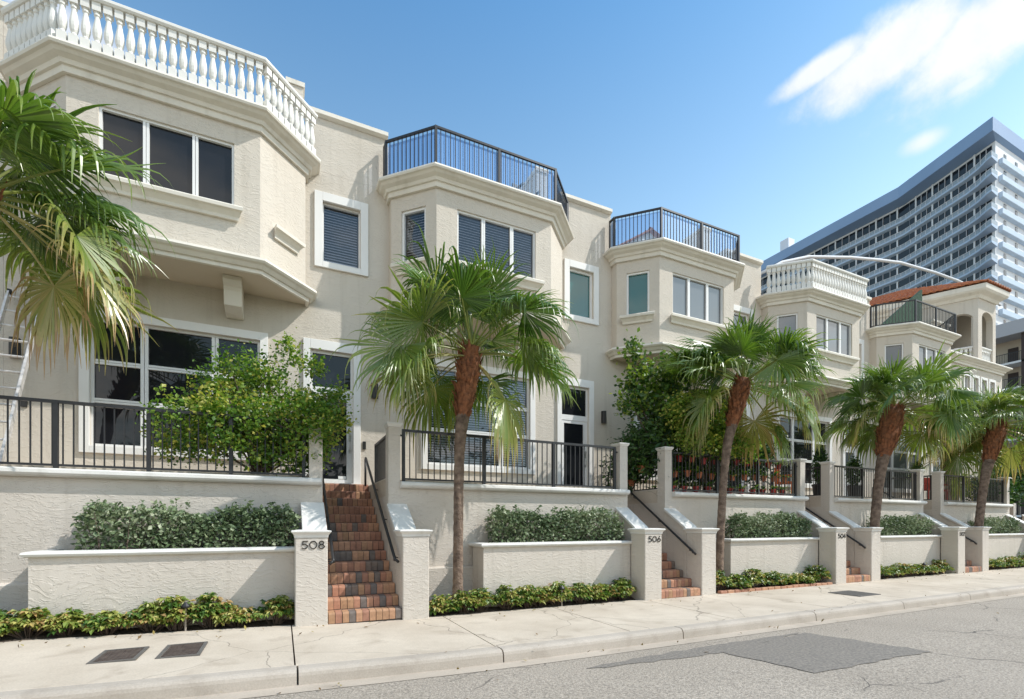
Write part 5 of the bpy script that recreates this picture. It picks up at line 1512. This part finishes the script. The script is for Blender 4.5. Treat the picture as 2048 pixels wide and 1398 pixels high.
# ------------------------------------------------------------------ end house with its loggia
def tile_roof(mb, a, b_, c, d, nx, rows=8):
    """barrel tiles on a sloping quad a-b (eave) to d-c (ridge)"""
    a, b_, c, d = map(Vector, (a, b_, c, d))
    nrm = (b_ - a).cross(d - a).normalized()
    for i in range(nx):
        for s in range(2):
            u0 = (i + 0.5 * s) / nx; u1 = (i + 0.5 * s + 0.5) / nx
            w = ((b_ - a).length / nx) * 0.25
            e0, e1 = a.lerp(b_, (u0 + u1) / 2), d.lerp(c, (u0 + u1) / 2)
            sg = 1 if s == 0 else -0.5
            prof = [(math.cos(math.pi * k / 5), math.sin(math.pi * k / 5) * sg) for k in range(6)]
            sd2 = (b_ - a).normalized(); n_r = max(1, rows)
            for r_ in range(n_r):
                p, q = e0.lerp(e1, r_ / n_r), e0.lerp(e1, (r_ + 1.12) / n_r)
                V = [tuple(p + sd2 * (x_ * w * 1.1) + nrm * (y_ * w * 1.1 + 0.05)) for x_, y_ in prof] + [tuple(q + sd2 * (x_ * w * 0.95) + nrm * (y_ * w * 0.95 + 0.03)) for x_, y_ in prof]
                mb.add(V, [(k, k + 1, 7 + k, 6 + k) for k in range(5)] + [tuple(range(6))])

def arch_wall(mb, p, q, z0, z1, s0, s1, zb, zs, depth=0.3, n=12):
    """wall from p to q with an arched opening s0..s1, open from zb up to springing zs"""
    p, q = Vector((p[0], p[1])), Vector((q[0], q[1])); L_ = (q - p).length; d = (q - p) / L_; inn = Vector((-d.y, d.x))
    r = (s1 - s0) / 2; cx = (s0 + s1) / 2; rise = r * 0.62
    arc = [(cx - r * math.cos(math.pi * i / n), zs + rise * math.sin(math.pi * i / n)) for i in range(n + 1)]
    def P3(s, z, o): w = p + d * s + inn * o; return (w.x, w.y, z)
    for o in (0, depth):
        def quad(a, b_, c_, e_): mb.add([P3(*a, o), P3(*b_, o), P3(*c_, o), P3(*e_, o)], [(0, 1, 2, 3)])
        quad((0, z0), (s0, z0), (s0, z1), (0, z1)); quad((s1, z0), (L_, z0), (L_, z1), (s1, z1))
        if zb > z0: quad((s0, z0), (s1, z0), (s1, zb), (s0, zb))
        for i in range(n): quad(arc[i], arc[i + 1], (arc[i + 1][0], z1), (arc[i][0], z1))
    ring = [(s0, zb)] + arc + [(s1, zb)]
    for a, b_ in zip(ring[:-1], ring[1:]): mb.add([P3(*a, 0), P3(*b_, 0), P3(*b_, depth), P3(*a, depth)], [(0, 1, 2, 3)])
    mb.add([P3(s0, zb, 0), P3(s1, zb, 0), P3(s1, zb, depth), P3(s0, zb, depth)], [(0, 1, 2, 3)])
    for s in (0, L_): mb.add([P3(s, z0, 0), P3(s, z0, depth), P3(s, z1, depth), P3(s, z1, 0)], [(0, 1, 2, 3)])
    mb.add([P3(0, z1, 0), P3(L_, z1, 0), P3(L_, z1, depth), P3(0, z1, depth)], [(0, 1, 2, 3)])

def end_house():
    x0, x1 = 26.26, 31.2
    root = empty('corner_house', ((x0 + x1) / 2, YF, 2.3), 'cream corner house with an arched loggia and red tile roof beyond the row', 'house')
    w = MB()
    wins = [(1.3 + i * 0.78, 1.3 + i * 0.78 + 0.46, 6.9, 8.15) for i in range(4)]
    w.panel((x0, YF), (x1, YF), 2.0, 8.92, wins, 0.12); w.panel((x1, YF), (x1, YF + 9), 2.0, 8.92); w.panel((x0, YF + 9), (x0, YF), 8.0, 8.92)
    w.add([(x0, YF, 8.92), (x1, YF, 8.92), (x1, YF + 9, 8.92), (x0, YF + 9, 8.92)], [(0, 1, 2, 3)])
    w.build('wall', M['stucco'], root)
    for s0, s1, a, c in wins: window(root, (x0, YF), (x1, YF), s0, s1, a, c, (), (), 'glass_shade', 0.08, trim=(0.10, 0.1, 0.12), fw=0.03)
    c = MB(); c.sweep([(x0 - 0.9, YF), (x1, YF), (x1, YF + 3)], CORN); c.build('cornice', M['cornice'], root)
    # loggia: long face angled back to the left, short face to the street
    C = (29.19, YF + 0.12); D = (30.9, YF + 0.12); E = (29.19 - 3.3, YF + 0.12 + 6.5)
    lg = MB(); L1 = math.dist(E, C)
    arch_wall(lg, E, C, 8.93, 12.35, L1 - 1.12, L1 - 0.17, 8.94, 11.1, 0.25)
    arch_wall(lg, C, D, 8.93, 12.35, 0.36, 1.42, 8.94, 11.15, 0.25)
    lg.panel(D, (D[0], D[1] + 6), 8.93, 12.35)
    lo = lg.build('loggia', M['stucco'], root)
    bk = MB(); bk.panel((E[0] + 1.3, E[1] + 0.6), (C[0] + 2.4, C[1] + 2.7), 8.93, 12.3); bk.build('inner_wall', M['soffit'], lo)
    fl = MB(); fl.add([(E[0], E[1], 12.3), (C[0], C[1], 12.3), (D[0], D[1], 12.3), (D[0], D[1] + 6, 12.3)], [(0, 1, 2, 3)]); fl.build('ceiling', M['soffit'], lo)
    ev = MB(); EP = [(0, 12.0), (0.05, 12.0), (0.12, 12.12), (0.3, 12.22), (0.36, 12.3), (0.38, 12.5), (0, 12.52)]
    ev.sweep([E, C, D, (D[0], D[1] + 5)], EP); ev.build('eave', M['cornice'], lo)
    P = offs([E, C, D, (D[0], D[1] + 5)], 0.42); ap = (29.5, YF + 5.0, 13.75)
    rf = MB()
    z = 12.53
    tile_roof(rf, (*P[0], z), (*P[1], z), (ap[0], ap[1] - 1.6, ap[2]), (ap[0] - 1.2, ap[1] + 2.0, ap[2]), 30, 10)
    tile_roof(rf, (*P[1], z), (*P[2], z), (ap[0] + 0.3, ap[1] - 1.6, ap[2]), (ap[0], ap[1] - 1.6, ap[2]), 10, 10)
    rf.add([(*P[0], z), (*P[1], z), (ap[0], ap[1] - 1.6, ap[2]), (ap[0] - 1.2, ap[1] + 2.0, ap[2])], [(0, 1, 2, 3)])
    rf.add([(*P[1], z), (*P[2], z), (ap[0] + .3, ap[1] - 1.6, ap[2]), (ap[0], ap[1] - 1.6, ap[2])], [(0, 1, 2, 3)])
    rf.add([(*P[2], z), (*P[3], z), (ap[0] + .3, ap[1] + 2, ap[2]), (ap[0] + .3, ap[1] - 1.6, ap[2])], [(0, 1, 2, 3)])
    rf.build('roof', M['tile'], root)
    pw = Vector(C) - Vector(E); pw.normalize()
    a = Vector(C) - pw * 1.12; b2 = Vector(C) - pw * 0.17
    inn = Vector((-pw.y, pw.x)) * 0.12; balustrade(root, [tuple(a + inn), tuple(b2 + inn)], 8.94, 0.16); balustrade(root, [(C[0] + 0.36, C[1] + 0.12), (C[0] + 1.42, C[1] + 0.12)], 8.94, 0.15)
end_house()
# green hedge screen on the roof terrace of the last townhouse and the pink wall behind it
b = MB(); b.add([(21.4, 11.3, 8.93), (24.9, 11.3, 8.93), (24.9, 11.3, 11.6), (21.4, 11.3, 9.2), (21.4, 11.4, 8.93), (24.9, 11.4, 8.93), (24.9, 11.4, 11.6), (21.4, 11.4, 9.2)], [(0, 1, 2, 3), (7, 6, 5, 4), (0, 4, 5, 1), (1, 5, 6, 2), (2, 6, 7, 3), (3, 7, 4, 0)]); tag(b.build('privacy_screen', M['turf']), 'dark green artificial hedge screen behind the farthest roof railing', 'screen')
b = MB(); b.extrude_yz([(14.2, 8.93), (14.2, 11.0), (15.2, 12.3), (16.2, 8.93)], 20.6, 25.6)
tag(b.build('roof_wall', M['pinkwall']), 'pale pink wall rising behind the green screen on the far roof', 'wall')
# small tiled gable standing in for a reflection in the 504 rail glass
def gable():
    root = empty('mirrored_gable', (11.3, 13.5, ROOFZ), 'stand-in for a mirrored gable with red barrel tiles behind the 504 roof railing', 'gable')
    w = MB(); V = [(10.1, 13.0, ROOFZ), (13.6, 13.0, ROOFZ), (13.6, 13.0, 10.75), (11.35, 13.0, 11.55), (10.1, 13.0, 10.75)]
    V2 = [(p[0], 16.0, p[2]) for p in V]; w.add(V + V2, [(0, 1, 2, 3, 4), (5, 9, 8, 7, 6), (0, 4, 9, 5), (1, 6, 7, 2)]); w.build('wall', M['cornice'], root)
    r = MB(); tile_roof(r, (9.95, 12.85, 10.68), (9.95, 16, 10.68), (11.35, 16, 11.6), (11.35, 12.85, 11.6), 14, 6); tile_roof(r, (13.85, 16, 10.68), (13.85, 12.85, 10.68), (11.35, 12.85, 11.6), (11.35, 16, 11.6), 14, 8)
    r.build('roof', M['tile'], root)
gable()
# thin arched beam crossing the sky behind the row
b = MB()
pts = [(23.3, 18, 15.0), (25.2, 18, 16.1), (27.5, 18, 16.95), (31.5, 18, 17.85), (34.5, 18, 18.4), (37, 18, 18.8), (41.3, 18, 19.1), (44.5, 18, 19.2), (47.5, 18, 19.1), (51, 18, 18.7)]
b.tube([(p[0], p[1], p[2]) for p in pts], 0.09, 8)
tag(b.build('arched_beam', M['twr_slab'], smooth=True), 'thin pale arched beam curving across the tower behind the row', 'beam')

# ------------------------------------------------------------------ far buildings
def tower():
    TX, TY = 113.2, 40.6          # street-side corner of the body
    H0, FH, NF = 64.9, 2.95, 22   # underside of the top balcony level, storey height
    root = empty('apartment_tower', (TX + 12, TY + 25, 0), 'tall blue and white apartment tower rising behind the row at right', 'tower')
    LY = 62.0
    YB2 = 56.9                                        # the long face turns here
    def bend(y): return 5.4 * min(1.0, max(0.0, (y - 40.6) / 16.3))
    b = MB(); b.prism([(TX, TY), (TX + 24, TY), (TX + 24, TY + LY), (TX + 5.4, TY + LY), (TX + 5.4, YB2)], 0, 68.85); b.build('wall', M['twr_white'], root)
    # roof slab with tapering fascia
    r = MB(); x0, y0 = TX - 2.6, TY - 0.6
    ring = lambda xo, yo, ye, xe: [(xo, yo), (TX + xe, yo), (TX + xe, TY + ye), (xo + 5.4, TY + ye), (xo + 5.4, YB2)]
    v = [(*q, 68.9) for q in ring(TX, TY, LY, 26)] + [(*q, 69.35) for q in ring(x0, y0, LY + 1, 27)] + [(*q, 71.7) for q in ring(x0, y0, LY + 1, 27)]
    r.add(v, [(4, 3, 2, 1, 0), (10, 11, 12, 13, 14)] + [(i, (i + 1) % 5, 5 + (i + 1) % 5, 5 + i) for i in range(5)] + [(5 + i, 5 + (i + 1) % 5, 10 + (i + 1) % 5, 10 + i) for i in range(5)])
    r.build('roof_slab', M['twr_blue'], root)
    p = MB(); p.box(TX + 8, TX + 20, 44, 57.5, 71.7, 75.4); p.build('penthouse', M['twr_white'], root)
    p = MB(); p.box(TX + 7.6, TX + 10, 84.4, 86.8, 71.7, 77.2); p.build('stair_head', M['twr_white'], root)
    p = MB(); p.box(TX + 7.6, TX + 16, 57.6, 73, 71.7, 73.2); p.build('roof_wall', M['twr_white'], root)
    p = MB(); p.lathe([(0.9, 0), (0.9, 0.5), (0.5, 1.1), (0.1, 1.2)], (TX + 9.5, 54, 75.4), 12); p.build('roof_vent', M['grey_roof'], root)
    piers = [TY + 0.4, 43.8, 47.7, 51.2, 54.5, 58.2, 62.3, 66.4, 71.0, 76.0, 81.0, 86.5, 92.0, 97.5, TY + LY]
    pb = MB()
    for y in piers[1:]: pb.box(TX + bend(y) - 0.2, TX + bend(y) - 0.001, y - 0.14, y + 0.14, 0, 68.85)
    pb.build('pier', M['twr_white'], root)
    for f_ in range(NF):
        z = 65.0 - f_ * FH
        if z < 6: break
        m = 'twr_under' if f_ < 9 else 'twr_slab'
        s = MB(); v = []
        # slab flares out at the corner, tapered underneath
        ys = [TY - 0.3, TY + 0.6, TY + 2.2, TY + 4.2, YB2, TY + LY]; ox = [2.2, 1.9, 1.1, 0.68, 0.66, 0.65]; ax = [TX + bend(y) for y in ys]
        for y, o, A in zip(ys, ox, ax): v += [(A, y, z - 0.2), (A - o, y, z + 0.08), (A - o, y, z + 0.42), (A, y, z + 0.42)]
        f = [(0, 1, 2, 3), (20, 23, 22, 21)]
        for i in range(5):
            for j in range(4): f.append((i * 4 + j, (i + 1) * 4 + j, (i + 1) * 4 + (j + 1) % 4, i * 4 + (j + 1) % 4))
        s.add(v, f); so = s.build('balcony', M[m], root)
        g_ = MB()
        for i in range(5):
            g_.add([(ax[i] - ox[i] + .06, ys[i], z + 0.42), (ax[i + 1] - ox[i + 1] + .06, ys[i + 1], z + 0.42), (ax[i + 1] - ox[i + 1] + .06, ys[i + 1], z + 1.15), (ax[i] - ox[i] + .06, ys[i], z + 1.15)], [(0, 1, 2, 3)])
        g_.add([(TX - 2.14, TY - 0.3, z + .42), (TX, TY - 0.3, z + .42), (TX, TY - 0.3, z + 1.15), (TX - 2.14, TY - 0.3, z + 1.15)], [(0, 1, 2, 3)])
        g_.build('balcony_glass', M['twr_rail'], so)
        rl = MB()
        for i in range(5): rl.beam((ax[i] - ox[i], ys[i], z + 1.18), (ax[i + 1] - ox[i + 1], ys[i + 1], z + 1.18), 0.07, 0.07)
        yy = TY - 0.3
        while yy < TY + LY:
            o = np.interp(yy, ys, ox); A = TX + bend(yy); rl.box(A - o - 0.02, A - o + 0.04, yy - 0.03, yy + 0.03, z + 0.42, z + 1.17); yy += 1.0
        rl.build('balcony_rail', M['twr_white'], so)
        wd = MB(); fr = MB(); zt = 68.4 if f_ == 0 else z + 2.72
        for a, c in zip(piers[:-1], piers[1:]):
            A, B = TX + bend(a + .12) - 0.08, TX + bend(c - .12) - 0.08
            wd.add([(A, a + 0.12, z + 0.45), (B, c - 0.12, z + 0.45), (B, c - 0.12, zt), (A, a + 0.12, zt)], [(0, 3, 2, 1)])
            n = 3
            for i in range(1, n):
                q = a + (c - a) * i / n; Q = TX + bend(q)
                fr.box(Q - 0.2, Q - 0.06, q - 0.06, q + 0.06, z + 0.45, zt)
        wo = wd.build('window_band', M['twr_glass'], root); fr.build('frame', M['grey_roof'], wo)
        # street face: blue parapet bands on white panels, small windows
        bd = MB(); bd.extrude_yz([(TY - 0.02, z - 0.2), (TY - 0.45, z - 0.05), (TY - 0.55, z + 0.05), (TY - 0.55, z + 0.95), (TY - 0.02, z + 0.95)], TX + 1.2, TX + 25)
        bd.build('parapet', M['twr_pale'], root)
        for i in range(2):
            w2 = MB(); w2.box(TX + 3.1 + i * 4.4, TX + 4.0 + i * 4.4, TY - 0.06, TY - 0.01, z + 1.0, z + 2.45)
            w2.build('window', M['twr_glass'], root)
tower()

def gallery_building():
    X, Y1 = 77.0, 29.0
    root = empty('gallery_building', (X + 8, 17, 0), 'beige walk-up building with open galleries and grey roof at the right edge', 'building')
    b = MB(); b.box(X, X + 16, 6, Y1, 0, 22.9); b.build('wall', M['apt_wall'], root)
    r = MB(); r.box(X - 2.6, X + 18, 5, Y1 + 2.0, 22.9, 24.4); r.build('roof', M['grey_roof'], root)
    for f_ in range(7):
        z = 19.9 - 2.9 * f_
        s = MB(); s.box(X - 2.2, X - 0.003, 6, Y1 + 1.0, z - 0.22, z); so = s.build('gallery', M['twr_slab'], root)
        g_ = MB(); g_.beam((X - 2.1, 6, z + 1.05), (X - 2.1, Y1 + 1, z + 1.05), 0.06, 0.06); y = 6.2
        while y < Y1 + 1:
            g_.box(X - 2.12, X - 2.09, y - 0.015, y + 0.015, z, z + 1.04); y += 0.14
        g_.build('railing', M['iron'], so)
        d = MB()
        for y in (10, 14, 18, 22, 25.6, 27.6): d.box(X - 0.06, X - 0.002, y, y + 0.9, z + 0.01, z + 2.1)
        d.build('door', M['dark_post'], so)
    p = MB()
    for y in (8, 12, 16, 20, 24.3, 26.9): p.box(X - 2.2, X - 1.85, y, y + 0.35, 0, 22.9)
    p.build('post', M['dark_post'], root)
gallery_building()
